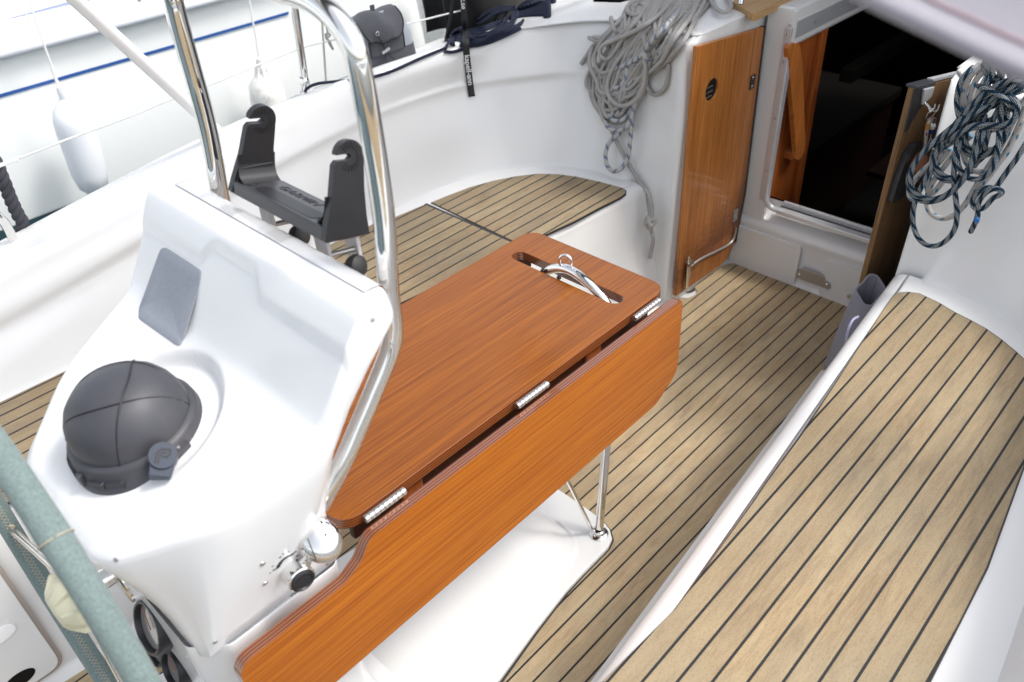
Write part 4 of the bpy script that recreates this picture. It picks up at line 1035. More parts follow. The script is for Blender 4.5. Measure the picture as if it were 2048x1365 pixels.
# ================================================================== ROPES
wall = bvh_of([o for o in cop.children] + [o for o in bp.children if o.name.startswith('seat')] )
walls = bvh_of([o for o in cos_.children] + [o for o in bs.children if o.name.startswith('seat')])
def lay(pts, bv, layer, r=.006, gap=.002, fall=None, wob=0.0, sub=4):
    """lay a strand drawn over the photograph onto the surface behind it, `layer` rope thicknesses proud of it"""
    p2 = spline([Vector((x, y, 0)) for x, y in pts], sub); n = len(p2); out = []
    lastp = None
    for i, p in enumerate(p2):
        q, nn = hit(p.x, p.y, bv)
        if q is None and not fall and lastp is None: q = on('z', .815, p.x, p.y); nn = Vector((0, 0, 1))
        if q is None or (fall and q.x > fall[1]):
            if fall: q = on('x', fall[0], p.x, p.y); nn = Vector((-1, 0, 0))
            elif lastp is not None: d = ray(p.x, p.y).normalized(); q = Vector((0, 0, CAMZ)) + d * lastp; nn = -d
            else: continue
        t_ = i / (n - 1); lk = layer(t_) if callable(layer) else layer * min(1, .12 + t_ / .09, .12 + (1 - t_) / .09)
        d = ray(p.x, p.y).normalized()
        off = r + gap + lk * 1.55 * r
        cosn = max(.45, abs(nn.dot(d)))
        q2 = q - d * (off / cosn); lastp = (q2 - Vector((0, 0, CAMZ))).length
        out.append(q2)
    if len(out) > 6:
        for _ in range(3): out = [out[0]] + [out[k - 1] * .25 + out[k] * .5 + out[k + 1] * .25 for k in range(1, len(out) - 1)] + [out[-1]]
    return out
def ropes(name, strands, r, material, parent, bv, fall=None, res=10):
    P_ = []
    for ly_, pts in strands: P_.append(lay(pts, bv, ly_, r, fall=fall))
    return tubes(name, P_, r, material, parent, res=res, sm=1)
# -- grey coil hanging over the port coaming
rc = empty('rope_coil', 'thick coil of weathered grey rope with blue flecks hanging over the port coaming', 'rope', (2.3, 1.75, .9))
G_ = [
 (0.2, [(1290, -12), (1255, 25), (1225, 55), (1205, 75), (1196, 88), (1186, 92), (1176, 108), (1162, 129)]),
 (3.2, [(1302, -12), (1240, 42), (1206, 78), (1191, 106), (1189, 128), (1199, 144), (1213, 146), (1240, 132), (1280, 112), (1302, 95), (1332, 60), (1355, 30), (1372, -12)]),
 (4.2, [(1318, 30), (1290, 55), (1245, 74), (1212, 86), (1200, 99), (1203, 112), (1214, 120), (1230, 103), (1252, 68), (1282, 32), (1310, -12)]),
 (5.0, [(1356, -12), (1320, 30), (1275, 60), (1235, 78), (1206, 90), (1198, 104), (1206, 118), (1222, 118)]),
 (4.4, [(1302, 2), (1276, 2), (1257, 10), (1254, 24), (1270, 31), (1287, 24), (1290, 12), (1277, 8), (1268, 14), (1275, 20)]),
 (3.0, [(1222, 36), (1226, 55), (1238, 72)]),
 (3.6, [(1187, 92), (1177, 120), (1185, 147), (1195, 165), (1196, 179), (1207, 187), (1220, 184), (1233, 163), (1241, 135), (1256, 104), (1277, 73), (1305, 35), (1330, -12)]),
 (1.0, [(1183, 136), (1172, 160), (1176, 178), (1191, 187), (1208, 178), (1224, 158), (1232, 128)]),
 (4.6, [(1283, 92), (1290, 120), (1291, 150), (1283, 184), (1266, 205), (1245, 213), (1228, 206), (1216, 190), (1214, 170), (1222, 143), (1243, 110), (1270, 80)]),
 (1.6, [(1190, 150), (1186, 185), (1190, 205), (1205, 226), (1225, 233), (1245, 225), (1262, 204), (1282, 178), (1292, 150)]),
 (.8, [(1180, 150), (1180, 190), (1197, 222), (1214, 241), (1235, 244), (1256, 232), (1277, 204), (1292, 168), (1299, 125), (1320, 80), (1352, 40)]),
 (2.4, [(1196, 200), (1204, 235), (1215, 250), (1234, 256), (1251, 251), (1264, 234), (1270, 210)]),
 (2.0, [(1222, 176), (1240, 190), (1262, 186), (1283, 168), (1290, 160)]),
 (3.0, [(1225, 160), (1235, 178), (1258, 180), (1276, 160), (1290, 150), (1305, 140), (1325, 120), (1340, 90), (1362, 60), (1385, 30), (1405, -10)]),
 (2.6, [(1196, 130), (1198, 160), (1212, 185), (1235, 196), (1262, 194), (1280, 170)]),
 (0.3, [(1382, 55), (1366, 85), (1345, 114), (1325, 132), (1302, 146), (1288, 155)]),
 (1.2, [(1404, 10), (1384, 52), (1366, 86), (1342, 112), (1318, 138), (1300, 146)]),
 (.2, [(1337, 128), (1335, 155), (1329, 178), (1312, 191), (1299, 183), (1293, 165), (1292, 148)]),
 (1.8, [(1386, 12), (1352, 60), (1336, 92), (1322, 110), (1308, 128), (1295, 140)]),
 (2.2, [(1375, -12), (1366, 20), (1378, 32), (1388, 15), (1392, -12)]),
 (3.0, [(1418, -12), (1428, 14), (1446, 26), (1461, 18), (1461, 2), (1446, -12)]),
 (1.5, [(1390, -12), (1394, 12), (1404, 18), (1410, 4), (1406, -12)]),
 (2.2, [(1412, -12), (1408, 10), (1395, 28), (1380, 50)]),
]
random.seed(11)
for k in range(36):
    tx = 1275 + 120 * random.random(); by = random.choice((120, 150, 165, 185, 205, 222, 235)) + random.uniform(-8, 8)
    cx_ = 1212 + (by < 170) * random.uniform(0, 70) + random.uniform(0, 28); wd = random.uniform(14, 30) * (1.15 if by < 190 else .8)
    t2 = tx + random.uniform(-35, 35)
    G_.append((random.uniform(.3, 3.2), [(tx, -14), (tx - 28 + random.uniform(-5, 5), 26), (cx_ + (tx - cx_) * .38 - wd * .6, 26 + (by - 26) * .35), (cx_ - wd + 4, by - 38), (cx_ - wd * .7, by - 12), (cx_, by), (cx_ + wd * .75, by - 12), (cx_ + wd + 2, by - 38), (cx_ + (t2 - cx_) * .5 + wd * .6, 26 + (by - 26) * .32), (t2 - 5, 20), (t2 + 15, -14)]))
ropes('grey_strands', G_, .0073, M_ROPEG, rc, wall)
B_ = [
 (5.0, [(1366, 12), (1338, 46), (1312, 74), (1292, 96), (1290, 112), (1299, 126)]),
 (2.6, [(1262, 214), (1264, 245), (1260, 280), (1258, 308), (1250, 328), (1238, 341), (1225, 343), (1213, 330), (1211, 306), (1218, 286), (1234, 270), (1256, 254), (1262, 236)]),
 (3.2, [(1208, 236), (1214, 254), (1230, 262), (1248, 258), (1262, 242), (1266, 215), (1276, 190)]),
 (3.0, [(1215, 226), (1228, 243), (1250, 238), (1266, 214)]),
 (2.2, [(1330, 45), (1316, 78), (1308, 108), (1296, 120), (1286, 100)]),
 (3.4, [(1250, 110), (1256, 140), (1248, 165), (1232, 178), (1222, 168)]),
 (2.8, [(1270, 105), (1272, 140), (1262, 165), (1240, 182), (1228, 178)]),
 (2.0, [(1212, 195), (1230, 205), (1240, 222), (1224, 238)]),
 (3.8, [(1300, 96), (1275, 118), (1240, 135), (1222, 140)]),
 (1.6, [(1342, 60), (1326, 96), (1312, 118), (1294, 128)]),
]
ropes('blue_flecked_strands', B_, .0077, M_ROPEB, rc, wall)
T_ = [(lambda t: 1.5 - t, [(1222, 258), (1233, 284), (1250, 316), (1264, 340), (1282, 368), (1293, 383)])]
tl = ropes('tail', T_, .0073, M_ROPEG, rc, wall)
t3 = [on('x', 2.12, *p) for p in ((1289, 377), (1297, 388), (1301, 402), (1304, 418), (1305, 432))]
kx = lambda x, y, d=0: on('x', 2.12 - d, x, y)
kc = kx(1301, 446, .012)
kn3 = [kx(1305, 428)] + [kc + Vector((-.006 - .0085 * math.cos(3 * t), .0062 * (math.sin(t) + 2 * math.sin(2 * t)), .0085 * (math.cos(t) - 2 * math.cos(2 * t)))) for t in [.25 + 5.8 * k / 22 for k in range(23)]] + [kx(1303, 464, .004), kx(1306, 478, .004), kx(1304, 494), kx(1300, 516)]
tubes('stopper_knot', [t3, kn3], .0074, M_ROPEG, rc, sm=6)
ck = [kx(1180, 80), kx(1176, 76), kx(1183, 74), kx(1194, 82), kx(1197, 90), kx(1186, 90)]
q0 = [lay([(1178, 76), (1186, 80), (1196, 84), (1200, 78), (1190, 74), (1180, 78)], wall, 2.4, .006)]
tubes('hitch', q0, .0066, M_ROPEG, rc, sm=1)

# -- starboard coils (navy check over white)
def cpx(pts): return [(1780 + x / 3.69, 130 + y / 3.69) for x, y in pts]
FA = (2.14, 2.17)
nr = empty('rope_coil', 'navy and white checked rope coil hanging in loops on the starboard coaming wall', 'rope', (2.13, .4, .8))
NV = [
 (3.0, [(700, 320), (600, 410), (530, 490), (490, 600), (478, 720), (470, 830), (478, 930), (492, 1040), (495, 1130), (472, 1230), (400, 1310), (320, 1342), (235, 1312), (178, 1220), (168, 1090), (195, 980), (255, 855), (315, 730), (345, 630), (410, 530), (520, 430), (640, 355), (770, 300), (880, 280)]),
 (4.2, [(860, 190), (740, 250), (600, 340), (470, 450), (330, 565), (230, 660), (165, 765), (148, 870), (188, 950), (275, 992), (380, 978), (460, 925), (555, 835), (612, 705), (655, 590), (705, 480), (748, 400)]),
 (2.2, [(640, 420), (470, 520), (370, 600), (335, 660), (335, 740), (375, 805), (445, 838), (530, 815), (600, 740), (655, 640), (695, 500), (720, 400)]),
 (3.4, [(560, 500), (505, 610), (495, 720), (540, 815), (620, 848), (705, 825), (770, 735), (800, 620), (805, 480), (825, 330), (850, 240)]),
 (2.0, [(590, 450), (552, 520), (562, 590), (605, 645), (680, 662), (760, 628), (835, 558), (872, 450), (862, 350), (845, 270)]),
 (1.2, [(740, 620), (690, 680), (640, 720), (600, 790)]),
 (2.8, [(612, 20), (535, 95), (503, 190), (492, 290), (510, 380), (530, 410)]),
 (5.0, [(840, 200), (905, 240), (945, 310), (930, 385), (880, 430), (800, 448), (700, 440), (600, 450), (480, 520), (400, 600)]),
 (5.6, [(655, 158), (720, 180), (790, 215), (860, 262), (900, 330)]),
 (4.6, [(1010, 60), (880, 110), (760, 170), (660, 245), (575, 330), (500, 410)]),
 (4.0, [(1010, 110), (900, 165), (790, 225), (680, 290), (590, 370), (520, 430)]),
 (3.2, [(1010, 160), (930, 190), (850, 210), (760, 280), (640, 400)]),
 (3.6, [(770, -30), (760, 50), (735, 120), (700, 190), (640, 260)]),
 (3.0, [(820, -30), (830, 60), (815, 150), (850, 230)]),
 (4.4, [(860, -20), (880, 60), (905, 110), (980, 130)]),
 (2.6, [(700, -20), (745, 60), (790, 110), (850, 130), (930, 90), (1010, 30)]),
 (3.8, [(620, 640), (640, 560), (660, 470), (700, 380)]),
 (3.0, [(690, 640), (715, 540), (745, 440), (800, 330)]),
 (2.4, [(330, 640), (400, 590), (500, 540), (560, 470), (640, 420)]),
 (4.4, [(780, 280), (660, 330), (560, 410), (450, 490), (350, 580)]),
]
NV += [(a * .7 + .4, [(x - 16, y + 22) for x, y in b]) for a, b in (NV[1], NV[2], NV[4], NV[7], NV[9], NV[10], NV[11], NV[12], NV[13], NV[15], NV[18], NV[19])]
ropes('navy_strands', [(a, cpx(b)) for a, b in NV], .0067, M_ROPEN, nr, walls, fall=FA, res=12)
NT = [(1.0, [(1010, 570), (930, 700), (862, 790), (805, 875), (775, 915)]),
      (2.4, [(775, 915), (720, 905), (660, 930), (618, 980), (606, 1035), (650, 1068), (705, 1050), (755, 985), (800, 965), (830, 940), (790, 912), (735, 925), (690, 960), (655, 1010), (648, 1060), (650, 1095), (640, 1140), (622, 1180), (596, 1232)])]
nk = ropes('navy_tail', [(a, cpx(b)) for a, b in NT], .0067, M_ROPEN, nr, walls, fall=FA, res=12)
tubes('blue_whipping', [lay(cpx([(645, 1122), (641, 1140), (636, 1156)]), walls, 2.4, .0072, fall=FA)], .0074, mat('blue_whipping', (.02, .12, .35), .6), nr, sm=1)
wr = empty('rope_coil', 'white rope coil with sparse blue dashes hanging behind the navy checked rope', 'rope', (2.14, .4, .8))
WV = [
 (1.2, [(690, 10), (610, 60), (560, 150), (545, 250), (580, 340)]), (.6, [(720, 20), (640, 100), (605, 190), (590, 290), (610, 360)]),
 (1.8, [(730, 60), (690, 130), (650, 220), (620, 300)]), (1.4, [(660, 0), (580, 70), (535, 170), (520, 270), (540, 360)]),
 (.3, [(1010, 240), (945, 330), (895, 450), (820, 600), (735, 740), (640, 885), (560, 1025), (480, 1108), (385, 1138), (305, 1102), (272, 1030), (285, 930), (330, 845), (400, 755), (500, 620), (600, 520)]),
 (.8, [(1010, 300), (965, 420), (905, 560), (810, 715), (720, 835), (640, 930)]),
 (.6, [(400, 640), (330, 705), (235, 790), (165, 870), (140, 935), (158, 990), (205, 995)]),
 (1.2, [(1010, 390), (925, 540), (835, 690), (720, 780), (640, 790), (560, 720), (540, 620)]),
 (.3, [(440, 620), (380, 700), (300, 800), (270, 900), (300, 960), (360, 900), (420, 820)]),
 (.3, [(600, 640), (680, 520), (780, 470), (860, 500)]),
]
ropes('white_strands', [(a, cpx(b)) for a, b in WV], .0072, M_ROPEW, wr, walls, fall=FA, res=12)

# -- keys on the starboard door
kd = lambda x, y, dd=.03: (dm @ Vector((0, 0, 0)), on('y', .668 - dd * .3, 1780 + x / 3.69, 130 + y / 3.69))[1]
ks = empty('key_bunch', 'bunch of keys with cord lanyard and cork float hanging on the starboard door', 'keys', kd(300, 400))
def circ(c, r, n=24, ax=(1, 0, 0)):
    f = frame(c, ax); return [f @ Vector((r * math.cos(2 * PI * k / n), r * math.sin(2 * PI * k / n), 0)) for k in range(n)]
tubes('key_ring', [circ(kd(303, 360), .017, ax=(.3, 1, .2))], .0011, M_CHROME, ks, closed=True, sm=1, res=8)
tubes('key_ring', [circ(kd(312, 420), .012, ax=(.5, 1, .2))], .001, M_CHROME, ks, closed=True, sm=1, res=8)
M_LANY = rope_mat('lanyard_cord', (.62, .55, .50), (.25, .06, .08), 'dash')
tubes('lanyard', [[kd(298, 395), kd(285, 430), kd(272, 480), kd(262, 560), kd(248, 640)], [kd(300, 395), kd(306, 410), kd(290, 425)]], .0052, M_LANY, ks, sm=6)
tubes('lanyard_sleeve', [[kd(283, 432), kd(274, 474)]], .0066, mat('yellow_sleeve', (.48, .26, .05), .6), ks, sm=1)
tubes('key_tag', [[kd(313, 452), kd(306, 498)]], .0085, M_BLUEW, ks, sm=1); tubes('key_tag_cap', [[kd(314, 446), kd(311, 466)]], .0088, M_WHITEP, ks, sm=1)
tubes('key_cord', [[kd(302, 500), kd(298, 540), kd(280, 590), kd(292, 610), kd(300, 580), kd(306, 545)]], .0014, M_WLINE, ks, sm=6)
fl = lathe('cork_float', [(0, -.032)] + [(.030 * math.sin(PI * k / 14), -.032 * math.cos(PI * k / 14)) for k in range(1, 14)] + [(0, .032)], frame(kd(205, 720), (.2, .3, 1)), M_RED, ks, 28)

# ================================================================== LILAC BAG in the alcove
by = .655
rim_px = [(1718, 566), (1721, 548), (1731, 536), (1746, 541), (1757, 555), (1766, 572), (1768, 590), (1758, 604), (1742, 608), (1728, 592)]
bgc = on('y', by, 1744, 570)
rowb = []
for t in (0, .12, .3, .55, .8, 1.0):
    row = []
    for k in range(20):
        a = 2 * PI * k / 20; rx, ry = .034 + .024 * t, .036 + .020 * t
        row.append((bgc.x + rx * math.cos(a) - .02 * t, bgc.y + (ry + .005 * math.sin(4 * a + 2 * t)) * math.sin(a) + .012 * t, bgc.z - .02 + .022 * math.cos(a) * (1 - t) + .010 * math.sin(a + 1) * (1 - t) - .30 * t + .004 * math.sin(3 * a + 5 * t)))
    rowb.append(row + [row[0]])
bgo = empty('fabric_pouch', 'lilac grey fabric storage pouch standing open between starboard door and bench', 'pouch', (bgc.x, bgc.y, bgc.z - .3))
bo = loft('pouch_body', rowb, 2, 3, M_LILAC, bgo, flip=False); sm_ = bo.modifiers.new('s', 'SOLIDIFY'); sm_.thickness = .003
tubes('rim_binding', [[tuple(p) for p in rowb[0][:-1]]], .0035, M_LILAC, bgo, closed=True, sm=3)
tubes('piping', [[on('y', .60, 1716, 634), on('y', .60, 1706, 640), on('y', .60, 1698, 655), on('y', .60, 1694, 672), on('y', .60, 1690, 700)]], .0035, M_PIPING, bgo)
prism('pouch_floor', [(bgc.x - .02 + .05 * math.cos(a * PI / 10), bgc.y + .012 + .052 * math.sin(a * PI / 10)) for a in range(20)], XY(bgc.z - .30), 0, .004, M_LILAC, bgo)

# ================================================================== THINGS ON THE PORT COAMING
# -- grey roll-top bag
bx0, bx1 = 1.600, 1.835; yb0 = 2.315; zb = .825
bgr = empty('wash_bag', 'grey canvas roll top bag with black cord standing on the port coaming', 'bag', ((bx0 + bx1) / 2, yb0, zb))
def sect(z, x0, x1, y0, y1, r=.03, bz=0):
    o_ = rrect(x0, y0, x1, y1, r, 4); return [(a, b, z + bz * math.sin((a - x0) / (x1 - x0) * PI)) for a, b in o_ + [o_[0]]]
S1 = [sect(zb - .02, bx0, bx1, yb0 - .055, yb0 + .055), sect(zb + .03, bx0 - .004, bx1 + .002, yb0 - .060, yb0 + .06), sect(zb + .075, bx0, bx1 - .002, yb0 - .058, yb0 + .058)]
loft('bag_base', S1, 1, 4, M_GREYC, bgr, flip=True)
S2 = [sect(zb + .074, bx0 + .002, bx1 - .004, yb0 - .056, yb0 + .056), sect(zb + .11, bx0 + .002, bx1 - .008, yb0 - .058, yb0 + .055), sect(zb + .15, bx0 + .003, bx1 - .020, yb0 - .050, yb0 + .05), sect(zb + .18, bx0 + .010, bx1 - .035, yb0 - .035, yb0 + .042), sect(zb + .195, bx0 + .02, bx1 - .05, yb0 - .01, yb0 + .02, .012)]
loft('bag_body', S2, 1, 4, M_LGREYC, bgr, flip=True)
ff = lambda x, z, d=0: (x, yb0 - .062 - d, z)
# dark front panel and flap
fp = [[(x, yb0 - .060 - .006 * math.sin((x - bx0) / .2 * PI), z) for x in (bx0 + .025, bx0 + .06, bx0 + .10, bx1 - .085, bx1 - .062)] for z in (zb + .074, zb + .10, zb + .135)]
loft('front_panel', fp, 3, 3, M_GREYC, bgr)
fl_ = []
for t, dz, dy in ((0, .125, -.073), (.2, .138, -.072), (.4, .158, -.062), (.6, .180, -.044), (.8, .197, -.015), (1, .199, .02), (1.2, .180, .05)):
    w0 = bx0 + .004 + .022 * max(0, 1 - t * 2.2); w1 = bx1 - .048 - .030 * max(0, 1 - t * 2.2)
    fl_.append([(w0 + (w1 - w0) * k / 6, yb0 + dy + .004 * math.sin(k * 1.1 + t * 4), zb + dz - .010 * math.sin(PI * k / 6) * (1 if t < .3 else 0) + .004 * math.sin(k * 2 + t * 3)) for k in range(7)])
fo = loft('roll_flap', fl_, 4, 4, M_GREYC, bgr); md = fo.modifiers.new('s', 'SOLIDIFY'); md.thickness = .006
tubes('binding', [fl_[0], [r[-1] for r in fl_[:5]], [r[0] for r in fl_[:4]], [fp[0][-1], fp[1][-1], fp[2][-1], fl_[1][-1]], [fp[0][0], fp[1][0], fp[2][0]]], .0028, M_CORD, bgr, sm=4)
bz_ = on('y', yb0 - .066, 758, 98)
tubes('draw_cord', [[on('y', yb0 - .075, *p) for p in ((752, 66), (757, 75), (765, 86), (769, 99))], [on('y', yb0 - .072, *p) for p in ((770, 100), (771, 115), (774, 128), (781, 145), (790, 154), (798, 157), (806, 153), (808, 143), (800, 130), (788, 118), (775, 107))]], .0016, M_CORD, bgr, sm=5)
box('cord_stop', on('y', yb0 - .078, 798, 157), (.008, .006, .007), M_CORD, bgr, .001); box('cord_hook', on('y', yb0 - .072, 772, 102), (.035, .004, .009), M_ALU, bgr, .0015, Matrix.Rotation(-.25, 3, 'Y'))
box('top_loop', (bx0 + .105, yb0 + .0, zb + .208), (.018, .004, .022), M_GREYC, bgr, .001)
tubes('eyelet', [circ(on('y', yb0 - .076, 755, 68), .007, 16, (.0, 1, .3))], .0016, M_CHROME, bgr, closed=True, sm=1, res=8)

# -- black line along the coaming, dark rope bundle, black canvas, printed strap
ln = tag(tubes('black_line', [lay([(610, 183), (616, 176), (630, 169), (650, 165.5), (690, 162), (735, 157), (770, 148), (800, 136), (830, 122), (858, 110), (880, 101), (892, 96)], wall, .2, .0048)], .0050, M_ROPED, None, sm=1), 'single thin black line running along the top of the port coaming', 'rope')
db = empty('rope_bundle', 'dark navy rope bundle tied in a hank on the port side deck', 'rope', (2.2, 2.3, .85))
def dpx(pts): return [(800 + x / 5.85, y / 5.85) for x, y in pts]
DV = [
 (.2, [(520, 600), (600, 615), (720, 585), (830, 545), (930, 520)]), (1.2, [(530, 575), (575, 500), (650, 470), (760, 500), (900, 500), (1050, 450), (1250, 380), (1400, 300), (1425, 265)]),
 (3.0, [(790, 355), (900, 355), (1000, 335), (1100, 280), (1200, 200), (1250, 150)]), (3.4, [(790, 300), (900, 280), (1000, 240), (1100, 165), (1230, 115), (1320, 110)]),
 (4.0, [(1205, 150), (1222, 220), (1190, 300), (1100, 370), (980, 440), (850, 455), (760, 420)]), (4.4, [(1280, 105), (1312, 180), (1300, 270), (1200, 340), (1060, 410), (950, 480), (820, 520)]),
 (2.2, [(590, 420), (660, 360), (760, 380), (860, 390), (1000, 380)]), (1.6, [(580, 450), (640, 400), (700, 440), (800, 470), (940, 450)]),
 (2.0, [(600, 520), (590, 440), (640, 380), (700, 350)]), (.6, [(700, 540), (860, 530), (1000, 500), (1200, 420), (1380, 330)]),
 (2.4, [(700, 300), (860, 260), (960, 200), (1060, 140), (1180, 110)]),
]
for k in range(14):
    y0 = 26 + k * 12.5; DV.append((1.0 + 2.4 * math.sin(PI * (k + .5) / 14), [(1240, y0 + 45), (1380, y0 + 12), (1520, y0 - 8), (1660, y0 - 12), (1745, y0 - 14), (1750, y0 + 4), (1690, y0 + 16)]))
DV.append((2.5, [(1640, 10), (1740, -6), (1815, 4), (1800, 26), (1720, 34), (1620, 30)]))
for k in range(4): DV.append((4.6, [(1292 + k * 20, 20), (1318 + k * 20, 90), (1322 + k * 18, 170), (1300 + k * 16, 230)]))
DV += [(a * .8 + .6, [(x + 14, y - 26) for x, y in b]) for a, b in DV[1:11]] + [(a * .6 + .2, [(x + 30, y + 16 - x * .008) for x, y in b]) for a, b in DV[2:10]]
ropes('dark_strands', [(a, dpx(b)) for a, b in DV], .0055, M_ROPED, db, wall, res=10)
# black canvas bundle standing behind it on the deck
bc = empty('canvas_bundle', 'folded black canvas bundle standing on the port deck behind the dark rope', 'canvas', (2.3, 2.38, .83))
cb0 = [(905, -6), (893, 60), (905, 72), (960, 62), (1020, 44), (1062, 22), (1080, -6)]
V = []
base_pts = [hit(x, y, wall)[0] or on('z', .82, x, y) for x, y in ((897, 70), (925, 66), (960, 58), (1000, 46), (1035, 32), (1062, 16), (1085, 0))]
rw = []
for dz, dyy in ((-.02, 0), (.05, -.012), (.12, -.006), (.20, .004), (.30, .0), (.36, .03), (.37, .08)):
    rw.append([(p.x + .012 * math.sin(i * 2.1 + dz * 9) - dz * .02, p.y + dyy + .018 + .016 * math.sin(i * 1.7 + dz * 14), p.z + dz) for i, p in enumerate(base_pts)])
rw2 = [[(x + .02, y + .14, z) for x, y, z in r] for r in rw][::-1]
co_ = loft('canvas_fold', rw + rw2, 4, 4, M_BLACKC, bc); md = co_.modifiers.new('s', 'SOLIDIFY'); md.thickness = .006
def ribbon(name, cpts, wdt, material, parent, lift, bv=wall, side=None):
    L_ = []; pts = spline([Vector((x, y, 0)) for x, y in cpts], 6)
    c3 = []
    for p in pts:
        q, n = hit(p.x, p.y, bv)
        if q is None: q = on('y', 2.36, p.x, p.y)
        d = ray(p.x, p.y).normalized(); c3.append(q - d * lift(p.y))
    for _ in range(4): c3 = [c3[0]] + [c3[k - 1] * .25 + c3[k] * .5 + c3[k + 1] * .25 for k in range(1, len(c3) - 1)] + [c3[-1]]
    V = []; n_ = len(c3)
    for i, q in enumerate(c3):
        t = (c3[min(i + 1, n_ - 1)] - c3[max(i - 1, 0)]).normalized(); d = (q - Vector((0, 0, CAMZ))).normalized()
        s = t.cross(d).normalized(); V += [q - s * wdt / 2, q + s * wdt / 2]
    F = [(2 * i, 2 * i + 1, 2 * i + 3, 2 * i + 2) for i in range(n_ - 1)]
    o = pyobj(name, V, F, material, parent); m = o.modifiers.new('s', 'SOLIDIFY'); m.thickness = .0012; m.offset = 0
    return o, c3
M_STRAP = mat('black_webbing', (.012, .012, .014), .6); bump(M_STRAP, noise(M_STRAP, coords(M_STRAP, (40, 40, 300)), 4, 2), .4, .001)
sp1 = empty('webbing_strap', 'black webbing strap with white lettering hanging over the port coaming edge', 'strap', (2.1, 2.1, .8))
lift1 = lambda y: .012 if y > 120 else (.012 + .13 * min(1, (120 - y) / 60))
so1, c3 = ribbon('strap_band', [(925, -14), (928, 20), (930, 51), (931, 75), (932, 96), (935, 125), (939, 160), (944, 194)], .0235, M_STRAP, sp1, lift1)
def strap_text(body, pa, pb, size, name, sp=1.0):
    # lettering reads down the strap: local x runs down it, letter tops point to the right
    A, Bq = pa, pb; u = (Bq - A).normalized(); d = ((A + Bq) / 2 - Vector((0, 0, CAMZ))).normalized()
    n = -(d - u * d.dot(u)).normalized(); v = n.cross(u)
    m = Matrix((u, v, n)).transposed().to_4x4(); m.translation = A + n * .0022
    return text(name, body, size, m, M_TXTW, sp1, .0002, sp, 0, .0003)
ip = lambda py: min(c3, key=lambda q: abs((lambda c: PCY + FP * c.y / c.z)(RW.transposed() @ (q - Vector((0, 0, CAMZ)))) - py))
A_, B_3 = ip(110), ip(192); Lw = (B_3 - A_).length
t1_ = strap_text('kapell-ann', A_, B_3, .0265, 'lettering', 1.0)
wx = max(v.co.dot((B_3 - A_).normalized()) for v in t1_.data.vertices) - min(v.co.dot((B_3 - A_).normalized()) for v in t1_.data.vertices)
A2, B2 = ip(-8), ip(48); t2_ = strap_text('at.se', A2, B2, .0265, 'lettering', 1.0)
sp2 = empty('webbing_strap', 'plain narrow black strap dangling at the left edge of the canvas bundle', 'strap', (2.05, 2.25, .8))
ribbon('strap_band', [(908, -14), (904, 15), (900, 40), (896, 62), (892, 84)], .015, M_STRAP, sp2, lambda y: .03 + .05 * max(0, (84 - y) / 84))

# ================================================================== RAILS ALONG THE PORT SIDE
yl = 2.385
st_ = empty('stanchion', 'bright steel stanchion rising from the port coaming edge', 'stanchion', on('y', yl, 613, 182))
s0, s1 = on('y', yl, 613, 184), on('y', yl, 584, -20); tubes('post', [[s0, s1 + (s1 - s0) * 1.2]], .0125, M_CHROME, st_, sm=1, res=20)
lathe('socket', [(.024, -.004), (.024, .006), (.017, .010), (.016, .045), (.013, .05)], frame(s0, (0, 0, 1)), M_CHROME, st_, 24)
st2 = empty('stanchion', 'small steel stanchion base on the ribbed deck right of the dark rope', 'stanchion', on('z', .84, 1147, 10))
lathe('foot', [(.030, 0), (.030, .004), (.012, .007), (.010, .02), (.0095, .5), (0, .5)], frame(on('z', .838, 1148, 9), (0, 0, 1)), M_CHROME, st2, 24)
ll = empty('lifeline', 'white lifeline wire strung along the port side below the neighbouring hull', 'lifeline', on('y', yl, 400, 180))
lp_ = [on('y', yl, *p) for p in ((-60, 348), (0, 329), (38, 317), (130, 281), (260, 233), (342, 199), (424, 168), (595, 99), (650, 84), (720, 68), (810, 49), (900, 27), (960, 12))]
tubes('wire', [lp_], .0032, M_LACE, ll, sm=4)
tubes('cord_wrap', [[on('y', yl - .004, *p) for p in ((-40, 346), (0, 333), (20, 325), (34, 319), (37, 314), (30, 318), (36, 322))]], .0035, M_WLINE, ll, sm=4)
bw = tag(tubes('shroud_wire', [[on('y', yl, 652, 166), on('y', yl, 645, 60), on('y', yl, 638, -60)]], .0035, M_STEELB, None, sm=1), 'thin vertical grey wire between the stanchion and the grey bag', 'wire')
lc = empty('knotted_cord', 'short grey knotted cord end hanging from the lifeline', 'cord', on('y', yl, 655, 60))
tubes('cord', [[on('y', yl, *p) for p in ((653, 30), (654, 55), (655, 66), (651, 70), (655, 75), (660, 71), (656, 67), (652, 76), (658, 82), (662, 90), (666, 99), (661, 92), (657, 84))]], .0036, M_ROPEG, lc, sm=5)
# white strut coming down to the deck edge
sA, sB = on('y', 2.36, 440, 268), on('y', 2.10, 95, -52)
stt = tag(tubes('white_strut', [[sA, sB]], .0175, M_WHITEP, None, sm=1, res=24), 'white tubular strut slanting down to the port deck edge', 'strut')
